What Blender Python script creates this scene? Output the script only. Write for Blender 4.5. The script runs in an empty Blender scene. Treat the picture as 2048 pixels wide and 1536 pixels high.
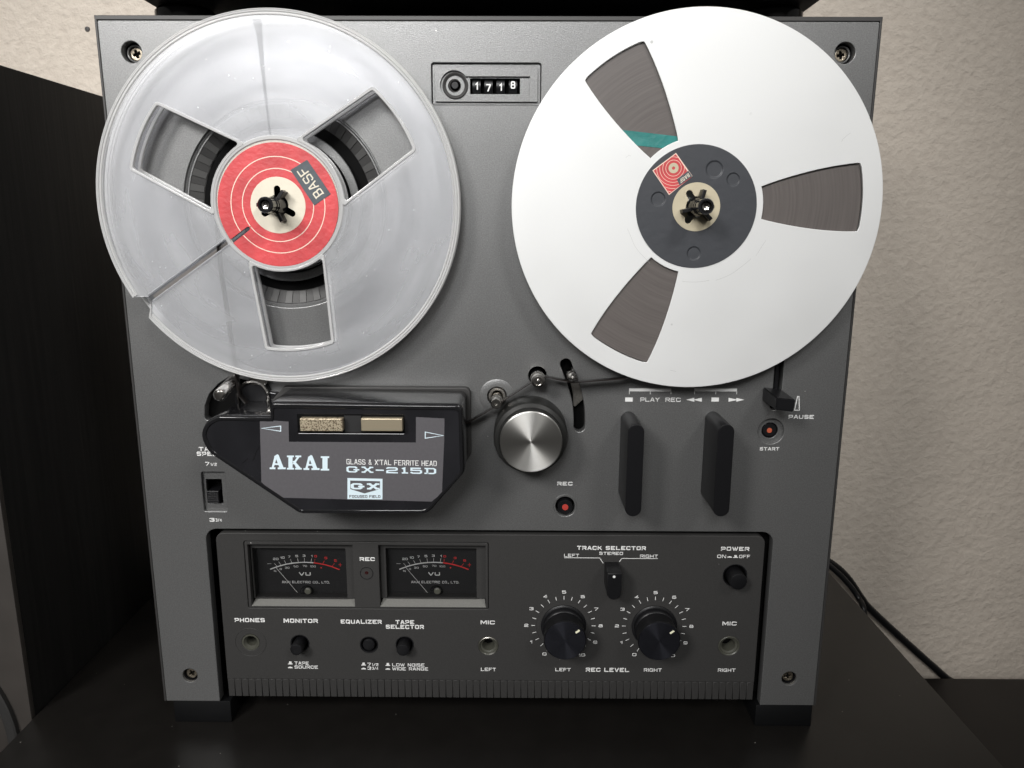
import bpy, bmesh, math, random
import numpy as np
from mathutils import Vector, Matrix
random.seed(4)
S = bpy.context.scene
COL = S.collection
R = math.radians

# ------------------------------------------------------------------ camera
CAM = (0.01410471, -0.37780334, 0.26323991)          # metres, deck front plane is y = 0
RIGHT = (0.99997403, 0.00625913, 0.00357328)
FWD = (-0.00538046, 0.97817572, -0.20770969)
UP = (-0.00479538, 0.20768506, 0.97818399)
LENS = 26.6515
cd = bpy.data.cameras.new('camera'); cam = bpy.data.objects.new('camera', cd); COL.objects.link(cam)
cd.sensor_width = 36; cd.lens = LENS; cd.clip_start = 0.01; cd.clip_end = 20
m = Matrix((( RIGHT[0], UP[0], -FWD[0], CAM[0]), (RIGHT[1], UP[1], -FWD[1], CAM[1]), (RIGHT[2], UP[2], -FWD[2], CAM[2]), (0, 0, 0, 1)))
cam.matrix_world = m
S.camera = cam
cd.dof.use_dof = True; cd.dof.focus_distance = 0.375; cd.dof.aperture_fstop = 40.0

# ------------------------------------------------------------------ room light
w = bpy.data.worlds.new('World'); S.world = w; w.use_nodes = True
bg = w.node_tree.nodes['Background']; bg.inputs[0].default_value = (0.95, 0.93, 0.90, 1); bg.inputs[1].default_value = 0.12

# plain room tone: pale ceiling overhead, darker floor
wt = w.node_tree; wc = wt.nodes.new('ShaderNodeTexCoord'); ws = wt.nodes.new('ShaderNodeSeparateXYZ'); wt.links.new(wc.outputs['Generated'], ws.inputs[0])
wr = wt.nodes.new('ShaderNodeValToRGB'); wr.color_ramp.interpolation = 'EASE'; wr.color_ramp.elements[0].position = .30; wr.color_ramp.elements[0].color = (.22, .205, .19, 1); wr.color_ramp.elements[1].position = .78; wr.color_ramp.elements[1].color = (1.65, 1.62, 1.57, 1)
wm = wt.nodes.new('ShaderNodeMath'); wm.operation = 'MULTIPLY_ADD'; wm.inputs[1].default_value = .5; wm.inputs[2].default_value = .5; wt.links.new(ws.outputs['Z'], wm.inputs[0]); wt.links.new(wm.outputs[0], wr.inputs[0]); wt.links.new(wr.outputs[0], bg.inputs[0])

def spot(name, loc, target, radius, power, cone, blend, col):
    l = bpy.data.lights.new(name, 'SPOT'); l.shadow_soft_size = radius; l.energy = power; l.color = col; l.spot_size = math.radians(cone); l.spot_blend = blend
    o = bpy.data.objects.new(name, l); COL.objects.link(o); o.location = loc
    d = Vector(target) - Vector(loc); o.rotation_euler = d.to_track_quat('-Z', 'Y').to_euler(); return o
spot('spot_behind', (-0.34, -1.90, 1.32), (-0.10, 0, 0.50), 0.40, 176, 33, 1.0, (0.99, 0.99, 0.985))
spot('spot_right', (0.75, -1.25, 1.35), (-0.08, 0, 0.56), 0.20, 66, 38, 1.0, (1.0, 0.985, 0.96))
spot('spot_left', (-0.80, -1.25, 1.05), (-0.22, 0, 0.18), 0.20, 76, 42, 1.0, (1.0, 0.98, 0.96))
S.view_settings.view_transform = 'Standard'; S.view_settings.look = 'None'; S.view_settings.exposure = 0.0; S.view_settings.gamma = 1

# ------------------------------------------------------------------ helpers
def at(px, py, d=0.0):
    """photograph point -> (x, z) in mm on the plane d mm in front of the deck panel"""
    a = (px - 1024) / 1516.173; b = -(py - 768) / 1516.173
    v = [RIGHT[i] * a + FWD[i] + UP[i] * b for i in range(3)]
    t = (-d / 1000 - CAM[1]) / v[1]
    return ((CAM[0] + t * v[0]) * 1000, (CAM[2] + t * v[2]) * 1000)
def vy(px, py, y):
    x, z = at(px, py, -y); return (x, y, z)
def pts(lst, d=0.0): return [at(x, y, d) for x, y in lst]

def tag(o, label=None, cat=None, group=None, kind=None):
    if label: o['label'] = label
    if cat: o['category'] = cat
    if group: o['group'] = group
    if kind: o['kind'] = kind
    return o
WORLD = {}
def empty(name, loc, label, cat, group=None):
    o = bpy.data.objects.new(name, None); COL.objects.link(o); o.empty_display_size = .02
    o.location = [c / 1000 for c in loc]; WORLD[o.name] = Vector(loc)
    return tag(o, label, cat, group)
def finish(name, me, mat, parent, smooth=30, origin=None):
    """me is in mm, world axes; recentre, scale, parent"""
    co = np.empty(len(me.vertices) * 3); me.vertices.foreach_get('co', co); co = co.reshape(-1, 3)
    c = (co.min(0) + co.max(0)) / 2 if origin is None else np.array(origin, float)
    me.vertices.foreach_set('co', ((co - c) / 1000).ravel())
    me.materials.clear(); me.materials.append(mat)
    if smooth:
        me.polygons.foreach_set('use_smooth', [True] * len(me.polygons)); me.set_sharp_from_angle(angle=R(smooth))
    else:
        me.polygons.foreach_set('use_smooth', [False] * len(me.polygons))
    me.update(); me.name = name
    o = bpy.data.objects.new(name, me); COL.objects.link(o)
    WORLD[o.name] = Vector(c)
    base = WORLD[parent.name] if parent else Vector((0, 0, 0))
    if parent: o.parent = parent
    o.location = (Vector(c) - base) / 1000
    return o
def plate_mesh(loops, d0, d1, bevel=0.0, seg=2):
    """solid plate with holes: loops in (x,z) mm, from d0 (back) to d1 (front)"""
    cu = bpy.data.curves.new('c', 'CURVE'); cu.dimensions = '2D'; cu.fill_mode = 'BOTH'
    for lp in loops:
        s = cu.splines.new('POLY'); s.points.add(len(lp) - 1); s.use_cyclic_u = True
        for i, p in enumerate(lp): s.points[i].co = (p[0], p[1], 0, 1)
    h = abs(d1 - d0) / 2
    cu.extrude = max(h - bevel, 0); cu.bevel_depth = bevel; cu.bevel_resolution = seg - 1; cu.offset = -bevel
    ob = bpy.data.objects.new('t', cu)
    me = bpy.data.meshes.new_from_object(ob)
    bpy.data.objects.remove(ob); bpy.data.curves.remove(cu)
    n = len(me.vertices); co = np.empty(n * 3); me.vertices.foreach_get('co', co); co = co.reshape(-1, 3)
    zc = (d0 + d1) / 2
    out = np.stack([co[:, 0], -(zc + co[:, 2]), co[:, 1]], 1)
    me.vertices.foreach_set('co', out.ravel()); return me
def plate(name, loops, d0, d1, mat, parent=None, bevel=0.0, seg=2, smooth=30):
    return finish(name, plate_mesh(loops, d0, d1, bevel, seg), mat, parent, smooth)
def raw(name, V, F, mat, parent=None, smooth=30, origin=None):
    me = bpy.data.meshes.new(name); me.from_pydata([tuple(v) for v in V], [], F); me.validate()
    bm = bmesh.new(); bm.from_mesh(me); bmesh.ops.recalc_face_normals(bm, faces=bm.faces); bm.to_mesh(me); bm.free()
    return finish(name, me, mat, parent, smooth, origin)
def circ(cx, cz, r, n=48, a0=0, a1=360):
    full = abs(a1 - a0) >= 360
    k = n if full else n + 1
    return [(cx + r * math.cos(R(a0 + (a1 - a0) * i / n)), cz + r * math.sin(R(a0 + (a1 - a0) * i / n))) for i in range(k)]
def rect(x0, z0, x1, z1): return [(x0, z0), (x1, z0), (x1, z1), (x0, z1)]
def rounded(poly, r, n=5):
    out = []; N = len(poly)
    rr = r if isinstance(r, (list, tuple)) else [r] * N
    for i in range(N):
        p = Vector(poly[i]); a = Vector(poly[i - 1]); b = Vector(poly[(i + 1) % N]); q = rr[i]
        if q <= 0: out.append(tuple(p)); continue
        u = (a - p); v = (b - p); lu, lv = u.length, v.length; u.normalize(); v.normalize()
        ang = math.acos(max(-1, min(1, u.dot(v)))); t = min(q / math.tan(ang / 2), lu * .48, lv * .48); q = t * math.tan(ang / 2)
        c = p + (u + v).normalized() * (q / math.sin(ang / 2)); s = p + u * t; e = p + v * t
        a0 = math.atan2(s.y - c.y, s.x - c.x); a1 = math.atan2(e.y - c.y, e.x - c.x); da = (a1 - a0 + math.pi) % (2 * math.pi) - math.pi
        for k in range(n + 1):
            t_ = a0 + da * k / n; out.append((c.x + q * math.cos(t_), c.y + q * math.sin(t_)))
    return out
def stadium(x, z0, z1, hw, n=12, top=True, bottom=True):
    o = []
    if bottom: o += [(x + hw * math.cos(a), z0 + hw + hw * math.sin(a)) for a in [math.pi + math.pi * i / n for i in range(n + 1)]]
    else: o += [(x - hw, z0), (x + hw, z0)]
    if top: o += [(x + hw * math.cos(a), z1 - hw + hw * math.sin(a)) for a in [math.pi * i / n for i in range(n + 1)]]
    else: o += [(x + hw, z1), (x - hw, z1)]
    return o
def lathe(name, prof, cx, cz, mat, parent=None, n=48, smooth=30, close=False):
    """prof: list of (r, d)"""
    V = []; F = []; P = len(prof)
    for r, d in prof:
        for i in range(n):
            a = 2 * math.pi * i / n; V.append((cx + r * math.cos(a), -d, cz + r * math.sin(a)))
    for j in range(P - 1 if not close else P):
        k = (j + 1) % P
        for i in range(n):
            i2 = (i + 1) % n; F.append((j * n + i, j * n + i2, k * n + i2, k * n + i))
    if not close:
        pass
    me = bpy.data.meshes.new(name); me.from_pydata(V, [], F)
    bm = bmesh.new(); bm.from_mesh(me); bmesh.ops.remove_doubles(bm, verts=bm.verts, dist=1e-4); bmesh.ops.recalc_face_normals(bm, faces=bm.faces); bm.to_mesh(me); bm.free()
    return finish(name, me, mat, parent, smooth, origin=(cx, -prof[len(prof) // 2][1], cz))
def box(name, x0, x1, y0, y1, z0, z1, mat, parent=None, bev=0.0):
    bm = bmesh.new(); bmesh.ops.create_cube(bm, size=1)
    for v in bm.verts: v.co = Vector(((x0 + x1) / 2 + v.co.x * (x1 - x0), (y0 + y1) / 2 + v.co.y * (y1 - y0), (z0 + z1) / 2 + v.co.z * (z1 - z0)))
    if bev: bmesh.ops.bevel(bm, geom=list(bm.edges), offset=bev, segments=2, profile=.5, affect='EDGES')
    me = bpy.data.meshes.new(name); bm.to_mesh(me); bm.free()
    return finish(name, me, mat, parent, 30 if bev else 0)
def tube_mesh(P, r, n=10, cap=True):
    V = []; F = []; P = [Vector(p) for p in P]; K = len(P); rr = r if isinstance(r, (list, tuple)) else [r] * K
    ref = Vector((0.13, 0.31, 0.94))
    for i, p in enumerate(P):
        t = (P[min(i + 1, K - 1)] - P[max(i - 1, 0)]).normalized(); u = t.cross(ref).normalized(); v = t.cross(u)
        for k in range(n):
            a = 2 * math.pi * k / n; V.append(p + (u * math.cos(a) + v * math.sin(a)) * rr[i])
    for i in range(K - 1):
        for k in range(n): F.append((i * n + k, i * n + (k + 1) % n, (i + 1) * n + (k + 1) % n, (i + 1) * n + k))
    if cap: F.append(tuple(range(n - 1, -1, -1))); F.append(tuple((K - 1) * n + k for k in range(n)))
    return V, F
def tube(name, P, r, mat, parent=None, n=10):
    V, F = tube_mesh(P, r, n); return raw(name, V, F, mat, parent, 50)
def smooth_path(P, sub=6):
    P = [Vector(p) for p in P]; out = []
    for i in range(len(P) - 1):
        a = P[max(i - 1, 0)]; b = P[i]; c = P[i + 1]; d = P[min(i + 2, len(P) - 1)]
        for k in range(sub):
            t = k / sub; out.append(0.5 * ((2 * b) + (c - a) * t + (2 * a - 5 * b + 4 * c - d) * t * t + (3 * b - a - 3 * c + d) * t ** 3))
    out.append(P[-1]); return out

# ------------------------------------------------------------------ materials
def mat(name, col, rough=.5, metal=0.0, spec=.5, bump=None, vary=None, coat=0.0, aniso=0.0, extra=None, emit=None):
    """bump=(scale, strength, detail, distance) vary=(scale, amount) ; object coordinates, metres"""
    M = bpy.data.materials.new(name); M.use_nodes = True; nt = M.node_tree; b = nt.nodes['Principled BSDF']; L = nt.links
    b.inputs['Base Color'].default_value = (*col, 1); b.inputs['Roughness'].default_value = rough; b.inputs['Metallic'].default_value = metal
    b.inputs['Specular IOR Level'].default_value = spec; b.inputs['Coat Weight'].default_value = coat; b.inputs['Anisotropic'].default_value = aniso
    tc = nt.nodes.new('ShaderNodeTexCoord')
    if bump:
        n = nt.nodes.new('ShaderNodeTexNoise'); n.inputs['Scale'].default_value = bump[0]; n.inputs['Detail'].default_value = bump[2]
        L.new(tc.outputs['Object'], n.inputs['Vector'])
        bp = nt.nodes.new('ShaderNodeBump'); bp.inputs['Strength'].default_value = bump[1]; bp.inputs['Distance'].default_value = bump[3]
        L.new(n.outputs['Fac'], bp.inputs['Height']); L.new(bp.outputs[0], b.inputs['Normal'])
    if vary:
        n2 = nt.nodes.new('ShaderNodeTexNoise'); n2.inputs['Scale'].default_value = vary[0]; n2.inputs['Detail'].default_value = vary[2] if len(vary) > 2 else 4
        L.new(tc.outputs['Object'], n2.inputs['Vector'])
        mr = nt.nodes.new('ShaderNodeMapRange'); mr.inputs[1].default_value = .3; mr.inputs[2].default_value = .7
        mr.inputs[3].default_value = 1 - vary[1]; mr.inputs[4].default_value = 1 + vary[1]; L.new(n2.outputs['Fac'], mr.inputs[0])
        mx = nt.nodes.new('ShaderNodeVectorMath'); mx.operation = 'SCALE'; mx.inputs[0].default_value = col; L.new(mr.outputs[0], mx.inputs['Scale'])
        L.new(mx.outputs[0], b.inputs['Base Color'])
    return M
def setcol(M, fn):
    nt = M.node_tree; fn(nt, nt.nodes['Principled BSDF'], nt.links); return M

panel_m = mat('textured_grey_panel', (.182, .183, .182), .39, .6, .5, bump=(2300, .45, 2, .00016), vary=(1700, .17, 3))
def dusty(M, thr, keep):
    nt = M.node_tree; b = nt.nodes['Principled BSDF']; L = nt.links; src = b.inputs['Base Color'].links[0].from_socket
    tc = nt.nodes.new('ShaderNodeTexCoord'); v = nt.nodes.new('ShaderNodeTexVoronoi'); v.inputs['Scale'].default_value = 130; L.new(tc.outputs['Object'], v.inputs['Vector'])
    d = nt.nodes.new('ShaderNodeMath'); d.operation = 'LESS_THAN'; d.inputs[1].default_value = thr; L.new(v.outputs['Distance'], d.inputs[0])
    sp = nt.nodes.new('ShaderNodeSeparateColor'); L.new(v.outputs['Color'], sp.inputs[0]); g = nt.nodes.new('ShaderNodeMath'); g.operation = 'GREATER_THAN'; g.inputs[1].default_value = keep; L.new(sp.outputs[0], g.inputs[0])
    q = nt.nodes.new('ShaderNodeMath'); q.operation = 'MULTIPLY'; L.new(d.outputs[0], q.inputs[0]); L.new(g.outputs[0], q.inputs[1])
    mx = nt.nodes.new('ShaderNodeMix'); mx.data_type = 'RGBA'; L.new(q.outputs[0], mx.inputs[0]); L.new(src, mx.inputs[6]); mx.inputs[7].default_value = (.5, .49, .47, 1); L.new(mx.outputs[2], b.inputs['Base Color'])
    n = nt.nodes.new('ShaderNodeTexNoise'); n.inputs['Scale'].default_value = 11; n.inputs['Detail'].default_value = 4; L.new(tc.outputs['Object'], n.inputs['Vector'])
    mr = nt.nodes.new('ShaderNodeMapRange'); r0 = b.inputs['Roughness'].default_value; mr.inputs[1].default_value = .3; mr.inputs[2].default_value = .7; mr.inputs[3].default_value = r0 - .035; mr.inputs[4].default_value = r0 + .035; L.new(n.outputs['Fac'], mr.inputs[0]); L.new(mr.outputs[0], b.inputs['Roughness'])
dusty(panel_m, .04, .88)
lower_m = mat('lower_panel_grey', (.043, .042, .041), .52, .15, .3, bump=(1700, .3, 2, .00015), vary=(1500, .08, 3))
dusty(lower_m, .035, .9)
edge_m = mat('dark_cabinet_metal', (.045, .044, .043), .45, .3, .5)
black_m = mat('black_plastic', (.0065, .0065, .0075), .36, 0, .38, bump=(2500, .12, 2, .0001))
void_m = mat('matt_black_interior', (.004, .004, .004), .9, 0, .1)
gloss_m = mat('gloss_black_plastic', (.010, .010, .011), .14, 0, .5)
chrome_m = mat('polished_steel', (.62, .60, .57), .16, 1.0)
dull_m = mat('dull_steel', (.42, .40, .37), .35, 1.0, vary=(900, .2))
brass_m = mat('old_screw_steel', (.32, .28, .22), .38, 1.0, vary=(800, .25))
white_m = mat('white_print', (.78, .78, .77), .6, 0, .3)
pale_m = mat('pale_blue_print', (.66, .78, .84), .6, 0, .3)
red_m = mat('red_print', (.85, .05, .05), .6, 0, .3)
knobcap_m = mat('black_knob_cap', (.016, .017, .024), .33, .6, .5)
ledge_m = mat('ledge_lit_grey', (.20, .198, .185), .5, 0, .4, bump=(1700, .3, 2, .00015), vary=(1500, .08, 3))  # brightness of the upward-facing meter slope under overhead light, put into this grey
beige_m = mat('champagne_metal_button', (.50, .43, .31), .42, .75, .5)
grooved_m = mat('ribbed_strip_grey', (.040, .039, .038), .52, .15, .3, bump=(1700, .3, 2, .00015))

def speck(nt, b, L):
    tc = nt.nodes.new('ShaderNodeTexCoord'); n = nt.nodes.new('ShaderNodeTexNoise'); n.inputs['Scale'].default_value = 1500; n.inputs['Detail'].default_value = 4
    L.new(tc.outputs['Object'], n.inputs['Vector']); r = nt.nodes.new('ShaderNodeValToRGB'); r.color_ramp.elements[0].position = .42; r.color_ramp.elements[0].color = (.16, .12, .08, 1)
    r.color_ramp.elements[1].position = .52; r.color_ramp.elements[1].color = (.58, .50, .36, 1); L.new(n.outputs['Fac'], r.inputs[0]); L.new(r.outputs[0], b.inputs['Base Color'])
worn_m = setcol(mat('worn_champagne_button', (.5, .43, .31), .45, .6), speck)

def radial_brush(M, amt, col, scale=260, pow_=1.0):
    """concentric turning marks around the object origin; tangent runs round the circle"""
    def fn(nt, b, L):
        tg = nt.nodes.new('ShaderNodeTangent'); tg.direction_type = 'RADIAL'; tg.axis = 'Y'
        L.new(tg.outputs[0], b.inputs['Tangent']); b.inputs['Anisotropic'].default_value = amt; b.inputs['Anisotropic Rotation'].default_value = .25
        tc = nt.nodes.new('ShaderNodeTexCoord'); ln = nt.nodes.new('ShaderNodeVectorMath'); ln.operation = 'LENGTH'; L.new(tc.outputs['Object'], ln.inputs[0])
        n = nt.nodes.new('ShaderNodeTexNoise'); n.noise_dimensions = '1D'; n.inputs['Scale'].default_value = 9000; L.new(ln.outputs['Value'], n.inputs['W'])
        mr = nt.nodes.new('ShaderNodeMapRange'); mr.inputs[3].default_value = .82; mr.inputs[4].default_value = 1.12; L.new(n.outputs['Fac'], mr.inputs[0])
        mx = nt.nodes.new('ShaderNodeVectorMath'); mx.operation = 'SCALE'; mx.inputs[0].default_value = col; L.new(mr.outputs[0], mx.inputs['Scale']); L.new(mx.outputs[0], b.inputs['Base Color'])
    return setcol(M, fn)
spun_m = radial_brush(mat('spun_aluminium', (.9, .89, .86), .34, 1.0), .82, (.95, .94, .90))
spunblack_m = radial_brush(mat('spun_black_cap', (.03, .03, .04), .26, .9), .88, (.07, .072, .088))

def alu(nt, b, L):
    tc = nt.nodes.new('ShaderNodeTexCoord'); n = nt.nodes.new('ShaderNodeTexNoise'); n.inputs['Scale'].default_value = 22; n.inputs['Detail'].default_value = 5
    L.new(tc.outputs['Object'], n.inputs['Vector']); mr = nt.nodes.new('ShaderNodeMapRange'); mr.inputs[1].default_value = .3; mr.inputs[2].default_value = .7; mr.inputs[3].default_value = .44; mr.inputs[4].default_value = .60; L.new(n.outputs['Fac'], mr.inputs[0]); L.new(mr.outputs[0], b.inputs['Roughness'])
    # dust specks and nicks
    v = nt.nodes.new('ShaderNodeTexVoronoi'); v.inputs['Scale'].default_value = 95; L.new(tc.outputs['Object'], v.inputs['Vector'])
    r = nt.nodes.new('ShaderNodeValToRGB'); r.color_ramp.elements[0].position = .045; r.color_ramp.elements[0].color = (.62, .62, .62, 1); r.color_ramp.elements[1].position = .085; r.color_ramp.elements[1].color = (1, 1, 1, 1); L.new(v.outputs['Distance'], r.inputs[0])
    n2 = nt.nodes.new('ShaderNodeTexNoise'); n2.inputs['Scale'].default_value = 28; n2.inputs['Detail'].default_value = 3; L.new(tc.outputs['Object'], n2.inputs['Vector'])
    r2 = nt.nodes.new('ShaderNodeValToRGB'); r2.color_ramp.elements[0].position = .56; r2.color_ramp.elements[0].color = (0, 0, 0, 1); r2.color_ramp.elements[1].position = .62; L.new(n2.outputs['Fac'], r2.inputs[0])
    m1 = nt.nodes.new('ShaderNodeMix'); m1.data_type = 'RGBA'; L.new(r2.outputs[0], m1.inputs[0]); m1.inputs[6].default_value = (1, 1, 1, 1); L.new(r.outputs[0], m1.inputs[7])
    m2 = nt.nodes.new('ShaderNodeMix'); m2.data_type = 'RGBA'; m2.blend_type = 'MULTIPLY'; m2.inputs[0].default_value = 1; m2.inputs[6].default_value = (.73, .735, .73, 1); L.new(m1.outputs[2], m2.inputs[7]); L.new(m2.outputs[2], b.inputs['Base Color'])
    n3 = nt.nodes.new('ShaderNodeTexNoise'); n3.inputs['Scale'].default_value = 420; n3.inputs['Detail'].default_value = 4; L.new(tc.outputs['Object'], n3.inputs['Vector'])
    bp = nt.nodes.new('ShaderNodeBump'); bp.inputs['Strength'].default_value = .12; bp.inputs['Distance'].default_value = .0002; L.new(n3.outputs['Fac'], bp.inputs['Height']); L.new(bp.outputs[0], b.inputs['Normal'])
alu_m = setcol(mat('satin_aluminium_flange', (.8, .8, .8), .52, .28, .5), alu)

def tapepack(nt, b, L):
    tc = nt.nodes.new('ShaderNodeTexCoord'); ln = nt.nodes.new('ShaderNodeVectorMath'); ln.operation = 'LENGTH'; L.new(tc.outputs['Object'], ln.inputs[0])
    sp = nt.nodes.new('ShaderNodeSeparateXYZ'); L.new(tc.outputs['Object'], sp.inputs[0])
    an = nt.nodes.new('ShaderNodeMath'); an.operation = 'ARCTAN2'; L.new(sp.outputs['Z'], an.inputs[0]); L.new(sp.outputs['X'], an.inputs[1])
    cb = nt.nodes.new('ShaderNodeCombineXYZ'); ms = nt.nodes.new('ShaderNodeMath'); ms.operation = 'MULTIPLY'; ms.inputs[1].default_value = 620; L.new(ln.outputs['Value'], ms.inputs[0]); L.new(ms.outputs[0], cb.inputs[0])
    m2 = nt.nodes.new('ShaderNodeMath'); m2.operation = 'MULTIPLY'; m2.inputs[1].default_value = .9; L.new(an.outputs[0], m2.inputs[0]); L.new(m2.outputs[0], cb.inputs[1])
    n = nt.nodes.new('ShaderNodeTexNoise'); n.inputs['Scale'].default_value = 1; n.inputs['Detail'].default_value = 7; n.inputs['Roughness'].default_value = .72; L.new(cb.outputs[0], n.inputs['Vector'])
    r = nt.nodes.new('ShaderNodeValToRGB'); r.color_ramp.elements[0].position = .25; r.color_ramp.elements[0].color = (.084, .073, .069, 1); r.color_ramp.elements[1].position = .85; r.color_ramp.elements[1].color = (.150, .134, .126, 1)
    L.new(n.outputs['Fac'], r.inputs[0]); L.new(r.outputs[0], b.inputs['Base Color'])
    bp = nt.nodes.new('ShaderNodeBump'); bp.inputs['Strength'].default_value = .2; bp.inputs['Distance'].default_value = .0002; L.new(n.outputs['Fac'], bp.inputs['Height']); L.new(bp.outputs[0], b.inputs['Normal'])
tape_m = setcol(mat('wound_brown_tape', (.1, .08, .07), .42, 0, .5), tapepack)
strip_m = mat('brown_tape_strip', (.012, .009, .008), .40, 0, .5)
teal_m = mat('teal_leader_tape', (.025, .19, .175), .4, 0, .5, bump=(160, .6, 3, .0008), vary=(120, .18))

def clear_plastic(name, fac, diffc, rough, tint):
    """thin clear polystyrene: partly see-through, partly haze and sheen"""
    M = bpy.data.materials.new(name); M.use_nodes = True; nt = M.node_tree; L = nt.links
    b = nt.nodes['Principled BSDF']; out = nt.nodes['Material Output']
    b.inputs['Base Color'].default_value = (*diffc, 1); b.inputs['Roughness'].default_value = rough; b.inputs['Specular IOR Level'].default_value = 1.0; b.inputs['Metallic'].default_value = .33 if rough > .3 else 0
    tr = nt.nodes.new('ShaderNodeBsdfTransparent'); tr.inputs[0].default_value = (*tint, 1)
    mx = nt.nodes.new('ShaderNodeMixShader'); L.new(tr.outputs[0], mx.inputs[1]); L.new(b.outputs[0], mx.inputs[2]); L.new(mx.outputs[0], out.inputs[0])
    tc = nt.nodes.new('ShaderNodeTexCoord'); n = nt.nodes.new('ShaderNodeTexNoise'); n.inputs['Scale'].default_value = 14; n.inputs['Detail'].default_value = 1.5; L.new(tc.outputs['Object'], n.inputs['Vector'])
    mr = nt.nodes.new('ShaderNodeMapRange'); mr.inputs[1].default_value = .25; mr.inputs[2].default_value = .75; mr.inputs[3].default_value = fac * .88; mr.inputs[4].default_value = fac * 1.1; L.new(n.outputs['Fac'], mr.inputs[0])
    if rough > .3:
        ln = nt.nodes.new('ShaderNodeVectorMath'); ln.operation = 'LENGTH'; L.new(tc.outputs['Object'], ln.inputs[0])
        nv = nt.nodes.new('ShaderNodeVectorMath'); nv.operation = 'NORMALIZE'; L.new(tc.outputs['Object'], nv.inputs[0]); sp = nt.nodes.new('ShaderNodeSeparateXYZ'); L.new(nv.outputs[0], sp.inputs[0])
        cbx = nt.nodes.new('ShaderNodeCombineXYZ'); m1 = nt.nodes.new('ShaderNodeMath'); m1.operation = 'MULTIPLY'; m1.inputs[1].default_value = 75; L.new(ln.outputs['Value'], m1.inputs[0]); L.new(m1.outputs[0], cbx.inputs[0]); L.new(sp.outputs['X'], cbx.inputs[1]); L.new(sp.outputs['Z'], cbx.inputs[2])
        nz = nt.nodes.new('ShaderNodeTexNoise'); nz.inputs['Scale'].default_value = 1; nz.inputs['Detail'].default_value = 3; L.new(cbx.outputs[0], nz.inputs['Vector'])
        mz = nt.nodes.new('ShaderNodeMapRange'); mz.inputs[1].default_value = .3; mz.inputs[2].default_value = .7; mz.inputs[3].default_value = -.05; mz.inputs[4].default_value = .07; L.new(nz.outputs['Fac'], mz.inputs[0])
        az = nt.nodes.new('ShaderNodeMath'); L.new(mr.outputs[0], az.inputs[0]); L.new(mz.outputs[0], az.inputs[1]); mr = az
        # dust
        vz = nt.nodes.new('ShaderNodeTexVoronoi'); vz.inputs['Scale'].default_value = 120; L.new(tc.outputs['Object'], vz.inputs['Vector']); lt = nt.nodes.new('ShaderNodeMath'); lt.operation = 'LESS_THAN'; lt.inputs[1].default_value = .045; L.new(vz.outputs['Distance'], lt.inputs[0])
        dz = nt.nodes.new('ShaderNodeMath'); dz.operation = 'MULTIPLY_ADD'; dz.inputs[1].default_value = .25; L.new(lt.outputs[0], dz.inputs[0]); L.new(mr.outputs[0], dz.inputs[2]); mr = dz
    fr = nt.nodes.new('ShaderNodeFresnel'); fr.inputs[0].default_value = 1.5
    ad = nt.nodes.new('ShaderNodeMath'); ad.operation = 'ADD'; ad.use_clamp = True; L.new(mr.outputs[0], ad.inputs[0]); L.new(fr.outputs[0], ad.inputs[1]); L.new(ad.outputs[0], mx.inputs[0])
    return M
flange_m = clear_plastic('clear_hazy_plastic', .19, (.86, .87, .885), .36, (.97, .97, .98))
backflange_m = clear_plastic('clear_back_flange', .09, (.86, .87, .885), .36, (.97, .97, .98))
rim_m = clear_plastic('clear_plastic_rim', .40, (.86, .86, .86), .10, (.88, .87, .85))
glass_m = clear_plastic('meter_window_plastic', .0, (.05, .05, .05), .05, (.97, .97, .97))

paper_red = mat('red_label_paper', (.54, .060, .066), .45, 0, .45, bump=(420, .6, 5, .0004), vary=(70, .2, 6))
cream_m = mat('cream_label_paper', (.66, .61, .50), .55, 0, .4, bump=(500, .3, 4, .0003), vary=(80, .06))
creamdk_m = mat('buff_label_paper', (.52, .46, .33), .55, 0, .4, bump=(500, .3, 4, .0003), vary=(80, .06))
ringline_m = mat('pale_label_print', (.80, .62, .52), .55, 0, .3)
slate_m = mat('slate_print', (.075, .088, .10), .55, 0, .4, vary=(300, .15))
def slate(nt, b, L):
    tc = nt.nodes.new('ShaderNodeTexCoord'); n = nt.nodes.new('ShaderNodeTexNoise'); n.inputs['Scale'].default_value = 260; n.inputs['Detail'].default_value = 6; L.new(tc.outputs['Object'], n.inputs['Vector'])
    h = None
    for (x, z, r) in [(.0075, .017, .0042), (.0165, .0125, .0032), (.000, -.0215, .0034), (-.018, .0035, .0035)]:
        sb = nt.nodes.new('ShaderNodeVectorMath'); sb.operation = 'DISTANCE'; sb.inputs[1].default_value = (x, 0, z); L.new(tc.outputs['Object'], sb.inputs[0])
        mr = nt.nodes.new('ShaderNodeMapRange'); mr.interpolation_type = 'SMOOTHSTEP'; mr.inputs[1].default_value = r * .78; mr.inputs[2].default_value = r * 1.02; mr.inputs[3].default_value = -3.2; mr.inputs[4].default_value = 0; L.new(sb.outputs['Value'], mr.inputs[0])
        if h is None: h = mr.outputs[0]
        else:
            a = nt.nodes.new('ShaderNodeMath'); L.new(h, a.inputs[0]); L.new(mr.outputs[0], a.inputs[1]); h = a.outputs[0]
    a = nt.nodes.new('ShaderNodeMath'); L.new(h, a.inputs[0]); L.new(n.outputs['Fac'], a.inputs[1])
    bp = nt.nodes.new('ShaderNodeBump'); bp.inputs['Strength'].default_value = .8; bp.inputs['Distance'].default_value = .00022; L.new(a.outputs[0], bp.inputs['Height']); L.new(bp.outputs[0], b.inputs['Normal'])
slatelabel_m = setcol(mat('slate_paper_label', (.052, .055, .062), .38, 0, .5), slate)
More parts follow.
